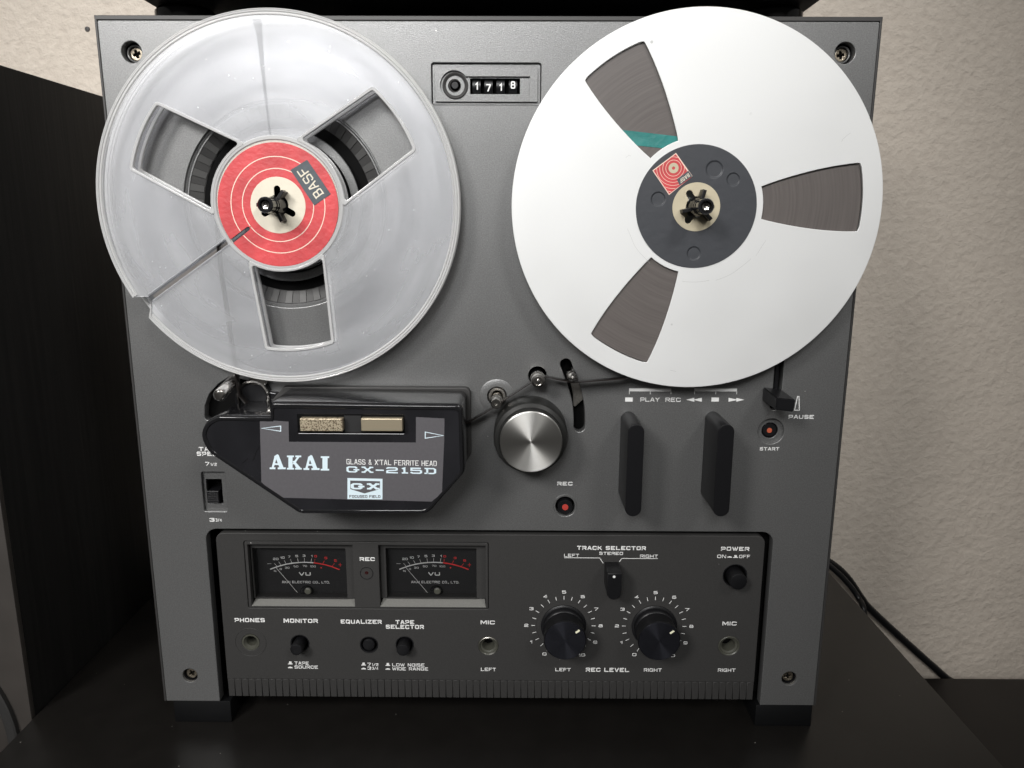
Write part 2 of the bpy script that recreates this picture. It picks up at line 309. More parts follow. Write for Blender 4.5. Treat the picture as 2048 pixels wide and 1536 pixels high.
sticker_m = mat('slate_grey_sticker', (.094, .090, .097), .55, 0, .35, bump=(900, .15, 3, .0002), vary=(700, .05))
dial_m = mat('charcoal_dial', (.019, .019, .020), .5, 0, .4)
led_m = mat('dark_red_lens', (.028, .003, .003), .15, 0, .6)
reddot_m = mat('red_button_dot', (.42, .045, .035), .4); orangedot_m = mat('orange_button_dot', (.48, .10, .05), .4)
olive_m = mat('grey_green_jack_plastic', (.06, .06, .048), .4, 0, .5)

def woodgrain(c0, c1, sc):
    def fn(nt, b, L):
        tc = nt.nodes.new('ShaderNodeTexCoord'); mp = nt.nodes.new('ShaderNodeMapping'); mp.inputs['Scale'].default_value = sc; L.new(tc.outputs['Object'], mp.inputs[0])
        n = nt.nodes.new('ShaderNodeTexNoise'); n.inputs['Scale'].default_value = 1; n.inputs['Detail'].default_value = 6; n.inputs['Distortion'].default_value = .6; L.new(mp.outputs[0], n.inputs['Vector'])
        r = nt.nodes.new('ShaderNodeValToRGB'); r.color_ramp.elements[0].position = .35; r.color_ramp.elements[0].color = (*c0, 1); r.color_ramp.elements[1].position = .65; r.color_ramp.elements[1].color = (*c1, 1)
        L.new(n.outputs['Fac'], r.inputs[0]); L.new(r.outputs[0], b.inputs['Base Color'])
        bp = nt.nodes.new('ShaderNodeBump'); bp.inputs['Strength'].default_value = .3; bp.inputs['Distance'].default_value = .0005; L.new(n.outputs['Fac'], bp.inputs['Height']); L.new(bp.outputs[0], b.inputs['Normal'])
    return fn
speaker_m = setcol(mat('black_ash_veneer', (.02, .018, .016), .6, 0, .2), woodgrain((.0085, .0083, .008), (.0122, .0118, .0112), (260, 260, 9)))
speakerfront_m = mat('speaker_baffle', (.042, .037, .033), .55, 0, .4, vary=(40, .15))
def tabletop(nt, b, L):
    tc = nt.nodes.new('ShaderNodeTexCoord'); n = nt.nodes.new('ShaderNodeTexNoise'); n.inputs['Scale'].default_value = 60; n.inputs['Detail'].default_value = 6; L.new(tc.outputs['Object'], n.inputs['Vector'])
    r = nt.nodes.new('ShaderNodeValToRGB'); r.color_ramp.elements[0].color = (.0075, .0068, .0062, 1); r.color_ramp.elements[1].color = (.0135, .0122, .011, 1); L.new(n.outputs['Fac'], r.inputs[0])
    v = nt.nodes.new('ShaderNodeTexVoronoi'); v.inputs['Scale'].default_value = 170; L.new(tc.outputs['Object'], v.inputs['Vector'])
    d = nt.nodes.new('ShaderNodeMath'); d.operation = 'LESS_THAN'; d.inputs[1].default_value = .05; L.new(v.outputs['Distance'], d.inputs[0])
    sp = nt.nodes.new('ShaderNodeSeparateColor'); L.new(v.outputs['Color'], sp.inputs[0]); g = nt.nodes.new('ShaderNodeMath'); g.operation = 'GREATER_THAN'; g.inputs[1].default_value = .9; L.new(sp.outputs[0], g.inputs[0])
    q = nt.nodes.new('ShaderNodeMath'); q.operation = 'MULTIPLY'; L.new(d.outputs[0], q.inputs[0]); L.new(g.outputs[0], q.inputs[1])
    mx = nt.nodes.new('ShaderNodeMix'); mx.data_type = 'RGBA'; L.new(q.outputs[0], mx.inputs[0]); L.new(r.outputs[0], mx.inputs[6]); mx.inputs[7].default_value = (.35, .33, .3, 1); L.new(mx.outputs[2], b.inputs['Base Color'])
table_m = setcol(mat('black_brown_tabletop', (.02, .016, .013), .36, 0, .3), tabletop)
def plaster(nt, b, L):
    tc = nt.nodes.new('ShaderNodeTexCoord')
    mp = nt.nodes.new('ShaderNodeMapping'); mp.inputs['Scale'].default_value = (1, 1, 1.15); mp.inputs['Rotation'].default_value = (0, R(25), 0); L.new(tc.outputs['Object'], mp.inputs[0])
    n = nt.nodes.new('ShaderNodeTexNoise'); n.inputs['Scale'].default_value = 140; n.inputs['Detail'].default_value = 8; n.inputs['Roughness'].default_value = .6; n.inputs['Distortion'].default_value = .15; L.new(mp.outputs[0], n.inputs['Vector'])
    n2 = nt.nodes.new('ShaderNodeTexNoise'); n2.inputs['Scale'].default_value = 16; n2.inputs['Detail'].default_value = 3; L.new(mp.outputs[0], n2.inputs['Vector'])
    a = nt.nodes.new('ShaderNodeMath'); a.operation = 'MULTIPLY_ADD'; a.inputs[1].default_value = 1.6; L.new(n2.outputs['Fac'], a.inputs[0]); L.new(n.outputs['Fac'], a.inputs[2])
    bp = nt.nodes.new('ShaderNodeBump'); bp.inputs['Strength'].default_value = .85; bp.inputs['Distance'].default_value = .0027; L.new(a.outputs[0], bp.inputs['Height']); L.new(bp.outputs[0], b.inputs['Normal'])
    r = nt.nodes.new('ShaderNodeValToRGB'); r.color_ramp.elements[0].position = .3; r.color_ramp.elements[0].color = (.60, .53, .455, 1); r.color_ramp.elements[1].position = .6; r.color_ramp.elements[1].color = (.655, .585, .505, 1); L.new(n.outputs['Fac'], r.inputs[0]); L.new(r.outputs[0], b.inputs['Base Color'])
wall_m = setcol(mat('cream_plaster', (.5, .45, .38), .8, 0, .3), plaster)
floor_m = mat('dark_floor', (.012, .010, .009), .5, 0, .3, vary=(20, .2))

# ------------------------------------------------------------------ stroke lettering
G = {  # grid 8 x 8, closed loops end with 'c'
 'A': [[(0,0),(3.2,8),(4.8,8),(8,0)], [(1.3,2.6),(6.7,2.6)]],
 'B': [[(.6,0),(.6,8)], [(0,8),(6.6,8),(7.4,7.2),(7.4,4.9),(6.6,4.1),(.6,4.1)], [(6.6,4.1),(8,3.2),(8,.9),(7,0),(0,0)]],
 'C': [[(8,5.7),(8,7),(7,8),(1,8),(0,7),(0,1),(1,0),(7,0),(8,1),(8,2.4)]],
 'D': [[(0,0),(0,8),(7,8),(8,7),(8,1),(7,0),(0,0)]],
 'E': [[(8,8),(0,8),(0,0),(8,0)], [(0,4.1),(7,4.1)]],
 'F': [[(8,8),(0,8),(0,0)], [(0,3.9),(7,3.9)]],
 'G': [[(8,6.2),(8,7),(7,8),(1,8),(0,7),(0,1),(1,0),(8,0),(8,3.8),(4.5,3.8)]],
 'H': [[(0,0),(0,8)], [(8,0),(8,8)], [(0,4),(8,4)]],
 'I': [[(0,0),(0,8)]],
 'K': [[(0,0),(0,8)], [(7.8,8),(2.6,4.3),(0,4.3)], [(2.9,4.5),(8,0)]],
 'L': [[(0,8),(0,0),(8,0)]],
 'M': [[(0,0),(0,8),(1.3,8),(5,1.6),(8.7,8),(10,8),(10,0)]],
 'N': [[(0,0),(0,8),(1,8),(7,0),(8,0),(8,8)]],
 'O': [[(1,0),(7,0),(8,1),(8,7),(7,8),(1,8),(0,7),(0,1),'c']],
 'P': [[(0,0),(0,8),(7,8),(8,7),(8,4),(7,3),(0,3)]],
 'Q': [[(1,0),(7,0),(8,1),(8,7),(7,8),(1,8),(0,7),(0,1),'c'], [(5,2.5),(8.3,-1)]],
 'R': [[(0,0),(0,8),(7,8),(8,7),(8,4.6),(7,3.6),(0,3.6)], [(4.6,3.6),(8,0)]],
 'S': [[(7.8,6.2),(7.8,7),(6.8,8),(1,8),(0,7),(0,5.2),(1,4.3),(7,3.9),(8,3),(8,1),(7,0),(1,0),(0,1),(0,2)]],
 'T': [[(0,8),(8,8)], [(4,8),(4,0)]],
 'U': [[(0,8),(0,1),(1,0),(7,0),(8,1),(8,8)]],
 'V': [[(0,8),(3.5,0),(4.5,0),(8,8)]],
 'W': [[(0,8),(2.6,0),(3.4,0),(5.5,7.4),(7.6,0),(8.4,0),(11,8)]],
 'X': [[(0,8),(8,0)], [(0,0),(8,8)]],
 'Y': [[(0,8),(4,4.2)], [(8,8),(4,4.2),(4,0)]],
 'Z': [[(0,8),(8,8),(0,0),(8,0)]],
 '0': [[(1,0),(7,0),(8,1),(8,7),(7,8),(1,8),(0,7),(0,1),'c']],
 '1': [[(0,5.6),(2.6,8),(2.6,0)]],
 '2': [[(0,6.2),(0,7),(1,8),(7,8),(8,7),(8,5),(7,4),(1,3.4),(0,2.6),(0,0),(8,0)]],
 '3': [[(0,7),(1,8),(7,8),(8,7),(8,5.1),(7,4.1),(3,4.1)], [(7,4.1),(8,3.1),(8,1),(7,0),(1,0),(0,1)]],
 '4': [[(6,0),(6,8),(0,2.4),(0,2),(8,2)]],
 '5': [[(7.8,8),(0,8),(0,4.7),(7,4.7),(8,3.7),(8,1),(7,0),(1,0),(0,1)]],
 '6': [[(7.6,7.2),(7,8),(1,8),(0,7),(0,1),(1,0),(7,0),(8,1),(8,3.6),(7,4.6),(0,4.6)]],
 '7': [[(0,8),(8,8),(8,7),(2.8,0)]],
 '8': [[(1,0),(7,0),(8,1),(8,3.2),(7,4.2),(1,4.2),(0,3.2),(0,1),'c'], [(1,4.2),(.4,5),(.4,7),(1.2,8),(6.8,8),(7.6,7),(7.6,5),(7,4.2)]],
 '9': [[(.4,.8),(1,0),(7,0),(8,1),(8,7),(7,8),(1,8),(0,7),(0,4.4),(1,3.4),(8,3.4)]],
 'x': [[(1,8),(7,0)], [(1,0),(7,8)], [(0,8),(2.4,8)], [(5.6,8),(8,8)], [(0,0),(2.4,0)], [(5.6,0),(8,0)]],
 'g': [[(7.4,5.4),(7.4,7),(6.4,8),(1.4,8),(0,6.6),(0,1.4),(1.4,0),(6.4,0),(7.4,1),(7.4,3.4)], [(5,3.6),(9,3.6)]],
 'd': [[(1.4,0),(1.4,8),(6.6,8),(8,6.6),(8,1.4),(6.6,0),(1.4,0)], [(0,8),(2,8)], [(0,0),(2,0)]],
 'i': [[(.6,6.8),(2.6,8),(2.6,0)], [(.4,0),(4.8,0)]],
 '/': [[(0,0),(6,8)]], '-': [[(0,3.6),(5,3.6)]], '.': [[(0,0),(0,1.2)]], ',': [[(.6,1.2),(0,-1.4)]], "'": [[(0,8),(0,5.6)]], '+': [[(0,4),(8,4)], [(4,0),(4,8)]],
 '%': [[(0,0),(7,8)], [(0,6),(2,6),(2,8),(0,8),'c'], [(5,0),(7,0),(7,2),(5,2),'c']],
 '&': [[(8,0),(1.6,5.6),(1.4,7),(2.6,8),(4.4,8),(5.4,7),(5,5.6),(.6,2.8),(.4,1),(1.8,0),(4.6,0),(7.6,3.6)]],
}
def strokes(polys, t, d, xf, ext=None, exts=()):
    """polys: lists of points; t: stroke width; xf maps 2D->(x,z); returns V,F of thin raised ribbons"""
    V = []; F = []; k = 0
    for poly in polys:
        closed = poly[-1] == 'c'; P = [Vector(p) for p in poly if p != 'c']; n = len(P); dd = d + .012 * (k % 7); k += 1
        L = []; Rr = []
        for i in range(n):
            a = P[i - 1] if (i > 0 or closed) else None; b = P[(i + 1) % n] if (i < n - 1 or closed) else None
            d1 = (P[i] - a).normalized() if a is not None else None; d2 = (b - P[i]).normalized() if b is not None else None
            if d1 is None: d1 = d2
            if d2 is None: d2 = d1
            nn = Vector((-(d1.y + d2.y), d1.x + d2.x))
            if nn.length < 1e-6: nn = Vector((-d1.y, d1.x))
            nn.normalize(); c = max(.45, nn.dot(Vector((-d1.y, d1.x)))); o = nn * (t / 2 / c)
            p = P[i].copy()
            if a is None and (ext is None or (abs(d2.y) > abs(d2.x) and (p.y < .01 or p.y > ext - .01)) or (abs(d2.x) >= abs(d2.y) and tuple(p) in exts)): p -= d2 * t * .5
            if b is None and (ext is None or (abs(d1.y) > abs(d1.x) and (p.y < .01 or p.y > ext - .01)) or (abs(d1.x) >= abs(d1.y) and tuple(p) in exts)): p += d1 * t * .5
            L.append(p + o); Rr.append(p - o)
        base = len(V)
        for i in range(n):
            for q in (L[i], Rr[i]):
                x, z = xf(q.x, q.y); V.append((x, -dd, z))
        for i in range(n if closed else n - 1):
            j = (i + 1) % n; F.append((base + 2 * i, base + 2 * i + 1, base + 2 * j + 1, base + 2 * j))
    return V, F
EXT = set()
def layout(s, w, h, gap):
    """-> list of polylines in a box starting x=0; w width of letter, h height"""
    out = []; x = 0
    for ch in s:
        if ch == ' ': x += w * .9; continue
        g = G[ch]; mxw = max(p[0] for pl in g for p in pl if p != 'c')
        for pl in g: out.append([p if p == 'c' else (x + p[0] / 8 * w, p[1] / 8 * h) for p in pl])
        for pl in g:
            for p in pl:
                if p != 'c' and (p[0] == 0 or p[0] == mxw): EXT.add(tuple(Vector((x + p[0] / 8 * w, p[1] / 8 * h))))
        x += mxw / 8 * w + gap
    return out, x - gap
def text(s, px0, py, px1, hpx, d, mt, parent, thick=.2, rot=0, name='lettering', top=None):
    """lettering whose cap box runs from px0 to px1 (photo x) with centre line py and cap height hpx, on plane d"""
    x0, zc = at(px0, py, d); x1, _ = at(px1, py, d); _, zt = at(px0, py - hpx / 2, d); _, zb = at(px0, py + hpx / 2, d)
    return text_mm(s, (x0 + x1) / 2, zc, x1 - x0, zt - zb, d, mt, parent, thick, rot, name)
def text_mm(s, cx, cz, W, H, d, mt, parent, thick=.2, rot=0, name='lettering', squash=1.0):
    t = H * thick; h = H - t
    lo, hi = .02, 20
    for _ in range(40):
        w = (lo + hi) / 2; _, tot = layout(s, w, h, w * .18 + t * 1.15)
        if tot + t > W / squash: hi = w
        else: lo = w
    EXT.clear(); pl, tot = layout(s, w, h, w * .2 + t * 1.2)
    ca, sa = math.cos(R(rot)), math.sin(R(rot))
    def xf(x, y):
        x = (x - tot / 2) * squash; y = y - h / 2; return (cx + x * ca - y * sa, cz + x * sa + y * ca)
    V, F = strokes(pl, t, d + .06, xf, h, set(EXT))
    me = bpy.data.meshes.new('lettering'); me.from_pydata(V, [], F)
    return finish(name, me, mt, parent, 0)
def lines(name, polys, t, d, mt, parent):
    V, F = strokes(polys, t, d + .06, lambda x, y: (x, y)); me = bpy.data.meshes.new(name); me.from_pydata(V, [], F)
    return finish(name, me, mt, parent, 0)
def flat(name, loops, d, mt, parent, th=.12): return plate(name, loops, d, d + th, mt, parent, 0, smooth=0)

# ================================================================== SETTING
wall = box('wall', -1700, 1700, 300, 360, -420, 1500, wall_m); tag(wall, kind='structure')
floor = box('floor', -1700, 1700, -1600, 300, -440, -420, floor_m); tag(floor, kind='structure')

# ---- table
T = empty('table', (5, 100, -420), 'black-brown table top under the tape deck', 'table')
box('table_top', -260.5, 270, -300, 232, -44, -14, table_m, T, .8)
for x in (-256, 226):
    for y in (-290, 188):
        box('leg', x, x + 40, y, y + 40, -420, -44.3, table_m, T, .8)

# ---- low bench on the right
zb_ = vy(1950, 1357, 282)[2]
B = empty('low_bench', (600, 60, -420), 'low black bench standing right of the table in front of the wall', 'bench')
box('bench_top', 273, 980, -300, 282, zb_ - 26, zb_, floor_m, B, .8)
for x in (277, 936):
    for y in (-290, 238):
        box('leg', x, x + 40, y, y + 40, -420, zb_ - 26.3, floor_m, B, .8)

# ---- speaker on the left
K = empty('floor_speaker', (-350, 120, -420), 'black wood-grain loudspeaker standing left of the tape deck', 'speaker')
box('cabinet', -440, -262, 9, 276, -419.5, 345, speaker_m, K, 1.0)
box('front_baffle', -440, -262.2, 5, 8.8, -419.5, 344.6, speakerfront_m, K, .6)
x1, z1 = at(38, 1466, -4); x2, z2 = at(0, 1356, -4)
cxw, czw = -351, z1 - 5
rw = math.hypot(x1 - cxw, z1 - czw)
lathe('woofer_ring', [(rw, -4.8), (rw, -2.2), (rw - 1, -1.6), (rw - 5, -1.6), (rw - 6, -2.2), (rw - 6, -4.8)], cxw, czw, edge_m, K, 96)
lathe('woofer_cone', [(rw - 6.5, -4.7), (rw - 12, -2.6), (rw - 18, -4.7), (20, -4.9), (14, -3.0), (0.01, -2.2)], cxw, czw, speakerfront_m, K, 64)

# ---- device standing on the deck
D = empty('amplifier', (0, 120, 357), 'black hi-fi component resting on top of the tape deck', 'amplifier')
box('housing', -166, 158, -4, 240, 367, 440, black_m, D, 1.5)
for x in (-152, 141):
    for y in (31, 205):
        bm = bmesh.new()
        V = []; n = 32; prof = [(13.5, 358.2), (14.5, 359.2), (14.5, 365), (13, 366.7)]
        F = []
        for r, z in prof:
            for i in range(n): V.append((x + r * math.cos(2 * math.pi * i / n), y + r * math.sin(2 * math.pi * i / n), z))
        for j in range(3):
            for i in range(n): F.append((j * n + i, j * n + (i + 1) % n, (j + 1) * n + (i + 1) % n, (j + 1) * n + i))
        F.append(tuple(range(n))); F.append(tuple(3 * n + i for i in range(n))[::-1])
        raw('foot', V, F, gloss_m, D); bm.free()

# ---- cables behind on the right
cb = tube('power_cable', smooth_path([vy(1560, 1100, 270), vy(1640, 1118, 272), vy(1668, 1131, 275), vy(1695, 1156, 280), vy(1722, 1195, 286), vy(1740, 1218, 288), vy(1800, 1274, 290), vy(1893, 1357, 292), vy(1960, 1416, 294), (500, 295, -400)]), 3.6, black_m)
tag(cb, 'black power cable sloping down the wall right of the tape deck', 'cable')
cb2 = tube('signal_cable', smooth_path([vy(1560, 1104, 262), vy(1640, 1122, 264), vy(1672, 1143, 264), vy(1700, 1172, 262), vy(1718, 1198, 258), vy(1727, 1219, 248), (331, 246, -100), (334, 244, -160), (336, 242, -300)]), 2.6, black_m)
tag(cb2, 'shorter black cable dropping behind the table edge beside the sloping one', 'cable')

# ================================================================== TAPE DECK
DK = empty('tape_deck', (0, 60, -14), 'grey reel-to-reel tape deck standing on the dark table', 'tape deck')
HZ = 356.9
# cabinet body & dark lip around the panel
plate('cabinet', [rect(-181, 0.5, 181, HZ - .7)], -190, -13, edge_m, DK, 1.0)
plate('cabinet_lip', [[(-182.5, 0), (-181.35, 0), (-181.35, HZ - 2.0), (181.35, HZ - 2.0), (181.35, 0), (182.5, 0), (182.5, HZ), (-182.5, HZ)]], -14, -.3, edge_m, DK, .25)
flat('interior_shade', [rect(-181, .5, 181, HZ - 2)], -12.9, void_m, DK, .3)

SCREWS = [(263, 104, 20, -4.5), (1690, 106, 20, -4.5), (380, 1351, 15, -2.2), (1578.5, 1357, 16, -2.2)]
hub = [(-98.4, 270.8), (98.4, 270.8)]
holes = []
scr = []
for (px, py, r, dd) in SCREWS:
    x, z = at(px, py, 0); rr = 4.75 if dd < -3 else 4.1
    scr.append((x, z, rr, dd)); holes.append(circ(x, z, rr, 40))
# turntable wells
for hx, hz_ in hub: holes.append(circ(hx, hz_, 49.4, 120))
# counter recess
c4 = [(863, 126), (1082, 126), (1082, 209), (863, 209)]
cTL = at(862.5, 125.5); cTR = at(1082.5, 126); cBR = at(1080.5, 210.5); cBL = at(866.5, 214)
cr = rounded([(cTL[0], cBR[1]), (cTR[0], cBR[1]), (cTR[0], cTL[1]), (cTL[0], cTL[1])], 1.2)
holes.append(cr)
# arm slot
arm = smooth_path([(*at(1131.5, 728), 0), (*at(1138, 745), 0), (*at(1148, 772), 0), (*at(1156, 803), 0), (*at(1158.5, 830), 0), (*at(1158.7, 853), 0)], 5)
def slot_poly(path, hw, n=8):
    P = [Vector((p[0], p[1])) for p in path]; L = []; Rr = []
    for i, p in enumerate(P):
        t = (P[min(i + 1, len(P) - 1)] - P[max(i - 1, 0)]).normalized(); o = Vector((-t.y, t.x)) * hw; L.append(p + o); Rr.append(p - o)
    out = [tuple(v) for v in L]
    t = (P[-1] - P[-2]).normalized(); a0 = math.atan2(t.x, -t.y)
    a0 = math.atan2((L[-1] - P[-1]).y, (L[-1] - P[-1]).x); out += [(P[-1].x + hw * math.cos(a0 - math.pi * k / n), P[-1].y + hw * math.sin(a0 - math.pi * k / n)) for k in range(1, n)]
    out += [tuple(v) for v in reversed(Rr)]
    a0 = math.atan2((Rr[0] - P[0]).y, (Rr[0] - P[0]).x); out += [(P[0].x + hw * math.cos(a0 - math.pi * k / n), P[0].y + hw * math.sin(a0 - math.pi * k / n)) for k in range(1, n)]
    return out
holes.append(slot_poly(arm, 2.9))
# roller hole, capstan ring hole
rol = at(1075, 751); cap = at(994, 792.5)
holes.append(circ(*rol, 4.7, 36)); holes.append(circ(*cap, 5.1, 36))
# pause slot
ps = smooth_path([(*at(1556, 650), 0), (*at(1558.5, 700), 0), (*at(1558.5, 724), 0), (*at(1557, 752), 0), (*at(1554.5, 779), 0), (*at(1549, 812), 0)], 5)
holes.append(slot_poly(ps, 2.25))
# start recess and rec hole
st = at(1542, 862.6); rc = at(1130, 1011.7)
holes.append(circ(*st, 6.7, 48)); holes.append(circ(*rc, 5.2, 40))
# speed switch recess
sTL = at(400.5, 944); sTR = at(449.8, 944); sBL = at(407.5, 1023); sBR = at(453.9, 1023)
sw = (sTL[0] + .3, sBR[1], sTR[0] - .1, sTL[1])
sw = (-148.7, sBR[1], -136.0, sTL[1]) if False else sw
holes.append(rounded(rect(sw[0], sw[1], sw[2], sw[3]), .9))
# head block well (top left, black crescent)
hw_ = [(459, 753), (436, 768), (418, 788), (409.5, 812), (409, 840), (470, 845), (545, 830), (548, 795), (520, 772), (492, 760)]
holes.append(rounded(pts(hw_), 2.0, 3))
# main outline with the notch of the lower panel
nl = at(426, 1240)[0]; nr = at(1533.5, 1240)[0]; nt_ = at(980, 1061)[1]
main = [(-181.1, .35), (nl, .35), (nl, nt_), (nr, nt_), (nr, .35), (181.1, .35), (181.1, HZ - 2.3), (-181.1, HZ - 2.3)]
main = rounded(main, [.5, .3, 6, 6, .3, .5, .8, .8], 6)
FP = plate('front_panel', [main] + holes, -6, 0, panel_m, DK, .35, 2)
tag(FP, 'grey textured main front panel')

def screw(parent, x, z, r, d, head):
    lathe('screw_cup', [(r + .9, d + .6), (r - .1, d + .6), (r - .35, d - .2), (head + .6, d - .8), (head + .6, d - 3), (r + .9, d - 3)], x, z, black_m, parent, 36, close=True)
    g = []; s = .55
    cross = [(-s, -s * 3.2), (s, -s * 3.2), (s, -s), (s * 3.2, -s), (s * 3.2, s), (s, s), (s, s * 3.2), (-s, s * 3.2), (-s, s), (-s * 3.2, s), (-s * 3.2, -s), (-s, -s)]
    a = random.uniform(0, 1.4); cross = [(x + p[0] * math.cos(a) - p[1] * math.sin(a), z + p[0] * math.sin(a) + p[1] * math.cos(a)) for p in cross]
    h = plate('screw', [circ(x, z, head, 36), cross], d - 2.2, d - .2, brass_m, parent, .35, 3)
    lathe('screw_seat', [(head + .5, d - 2.9), (head + .5, d - 2.0), (0.01, d - 1.9)], x, z, void_m, parent, 24)
for (x, z, r, dd) in scr: screw(FP, x, z, r, dd, 3.0 if dd < -3 else 3.1)
for (x, z, r, dd) in scr[:2]:
    lathe('screw_collar', [(3.9, dd - 1.5), (3.9, dd + 1.0), (3.55, dd + 1.2), (3.25, dd + 1.0), (3.25, dd - 1.5)], x, z, panel_m, FP, 36, close=True)

# feet
foot_m = mat('black_rubber_foot', (.0040, .0042, .0046), .5, 0, .2)
for a, b in ((332, 452), (1514, 1628)):
    x0 = at(a, 1412)[0]; x1 = at(b, 1412)[0]
    if a < 1000: x0 += 3.5; x1 += 2
    box('foot', x0, x1, 1.5, 34, -14, -.6, foot_m, DK, .5)
    box('foot', x0, x1, 140, 172, -14, -.6, black_m, DK, .5)

# ---- turntables
tooth_m = mat('dark_grey_hub_ribs', (.055, .054, .053), .5, .2, .4, bump=(1700, .3, 2, .00015)); tooth2_m = mat('mid_grey_hub_ribs', (.085, .084, .082), .5, .2, .4, bump=(1700, .3, 2, .00015))
for hi, (hx, hz_) in enumerate(hub):
    TT = lathe('turntable', [(49.9, -5.8), (49.9, -1.2), (48.9, -1.0), (48.2, -1.6), (47.6, -1.6), (47.5, -2.2), (47.5, -5.8)], hx, hz_, panel_m, DK, 120, close=True)
    lathe('bowl', [(47.6, -2.0), (41.3, -5.2), (41.3, -6.5)], hx, hz_, lower_m, TT, 120)
    lathe('dark_ring', [(41.3, -5.4), (36.4, -5.4), (36.3, -2.2)], hx, hz_, void_m, TT, 96)
    lathe('grey_ring', [(36.3, -5.0), (36.3, -1.4), (36.0, -1.1), (32.4, -1.1), (32.1, -1.4), (32.1, -5)], hx, hz_, panel_m, TT, 96)
    lathe('platter', [(31.6, -5), (31.6, .8), (31.0, 1.3), (30.0, 1.3), (29.6, .7), (29.0, .7), (28.6, 1.6), (28.0, 2.0), (4, 2.0)], hx, hz_, gloss_m, TT, 96)
    if hi == 0:
        N = 80; base = None
        for k in range(N):
            a = 360 / N * k; a0, a1 = R(a + .15), R(a + 360 / N - .15)
            up = .55 if k % 2 else .15
            if base is None or k < 2:
                V = []
                for aa in (R(.15), R(360 / N - .15)):
                    for r, d in ((47.3, -2.1 + up), (41.6, -5.05 + up), (47.3, -3.4), (41.6, -6.2)): V.append((r * math.cos(aa), -d, r * math.sin(aa)))
                F = [(0, 1, 5, 4), (2, 6, 7, 3), (0, 2, 3, 1), (4, 5, 7, 6), (0, 4, 6, 2), (1, 3, 7, 5)]
                me = bpy.data.meshes.new('tooth%d' % k); me.from_pydata(V, [], F); bm = bmesh.new(); bm.from_mesh(me); bmesh.ops.recalc_face_normals(bm, faces=bm.faces); bm.to_mesh(me); bm.free()
                me.transform(Matrix.Scale(.001, 4)); me.materials.append(tooth_m if k % 2 == 0 else tooth2_m)
                if base is None: base = []
                base.append(me)
            o = bpy.data.objects.new('tooth', base[k % 2]); COL.objects.link(o); o.parent = TT
            o.location = (Vector((hx, 0, hz_)) - WORLD[TT.name]) / 1000; o.rotation_euler = (0, -R(a), 0)
    # spindle with three fins
    SP = lathe('spindle', [(4.2, 1), (4.2, 18.5), (3.7, 19.5), (3.7, 21), (3.2, 21.4), (3.2, 22.2), (3.7, 22.6), (3.7, 24), (3.2, 24.4), (3.2, 25.2), (3.6, 25.8), (3.6, 30.4), (3.2, 31), (2.4, 31), (2.3, 29.3)], hx, hz_, gloss_m, DK, 40)
    lathe('bolt', [(2.3, 28.6), (2.2, 29.6), (1.6, 30.1), (.8, 29.9), (0.01, 29.3)], hx, hz_, chrome_m, SP, 24)
    for a in ((55, -65, 178) if hi == 0 else (75, 195, 315)):
        u = Vector((math.cos(R(a)), math.sin(R(a)))); v = Vector((-u.y, u.x)); c = Vector((hx, hz_))
        q = [tuple(c + u * p + v * s) for p, s in ((3.2, -.85), (8.0, -.85), (8.0, .85), (3.2, .85))]
        plate('fin', [q], 8, 18.8, black_m, SP, .25)

# ---- tape counter
ctz0, ctz1 = cBR[1], cTL[1]
CT = plate('tape_counter', [rounded([(cTL[0] + 1.5, ctz0 + 1.5), (cTR[0] - 1.5, ctz0 + 1.5), (cTR[0] - 1.5, ctz1 - 1.5), (cTL[0] + 1.5, ctz1 - 1.5)], .6),
     (lambda c, r, zt, zb, xr: [(c[0] + r * math.cos(R(a)), c[1] + r * math.sin(R(a))) for a in range(48, 313, 8)] + [(c[0] + 5.2, zb), (xr, zb), (xr, zt), (c[0] + 5.2, zt)])(at(908.5, 170.5), 6.6, at(0, 150.2)[1], at(0, 190.5)[1], at(1059.5, 170)[0])], -3, -.35, panel_m, DK, .15)
plate('counter_floor', [rounded([(cTL[0] + .3, ctz0 + .3), (cTR[0] - .3, ctz0 + .3), (cTR[0] - .3, ctz1 - .3), (cTL[0] + .3, ctz1 - .3)], .8), rect(*at(940, 187), *at(1040, 156)), circ(*at(908.5, 170.5), 3, 30)], -3.6, -1.5, panel_m, CT, .1)
rb = at(910, 170.5)
lathe('reset_dish', [(6.1, -1.45), (5.9, -.9), (5.6, -.75), (5.2, -.9), (3.2, -2.4), (2.9, -1.6), (2.7, -1.5), (2.4, -1.7), (2.4, -5)], *rb, lower_m, CT, 48)
lathe('reset_button', [(1.75, -5), (1.75, -1.3), (1.5, -1.0), (0.01, -1.0)], rb[0] - .15, rb[1] + .2, black_m, CT, 32)
x0, z0 = at(940, 187, -2); x1, z1 = at(1040, 156, -2)
flat('counter_window', [rect(x0 - 1, z0 - 1, x1 + 1, z1 + 1)], -7.5, void_m, CT, .3)
for k, (s, px, dy) in enumerate((('1', 953, 0), ('7', 977, 3.5), ('1', 1001, 2), ('8', 1026, -2))):
    cx, cz = at(px, 172, -2.5)
    # drum: cylinder along x
    V = []; F = []; n = 24; r = 5.0; hw = 1.9
    for sx in (-hw, hw):
        for i in range(n): V.append((cx + sx, 7.2 + r * math.cos(2 * math.pi * i / n) * 1, cz + r * math.sin(2 * math.pi * i / n) * 1))
    for i in range(n): F.append((i, (i + 1) % n, n + (i + 1) % n, n + i))
    F.append(tuple(range(n))[::-1]); F.append(tuple(range(n, 2 * n)))
    dr = raw('digit_drum', V, F, black_m, CT)
    x_, z_ = at(px, 172 + dy, -2.1)
    text_mm(s, x_, z_, 1.35 if s == '1' else 2.2, 3.3, -2.12, white_m, dr, .17, name='digit')

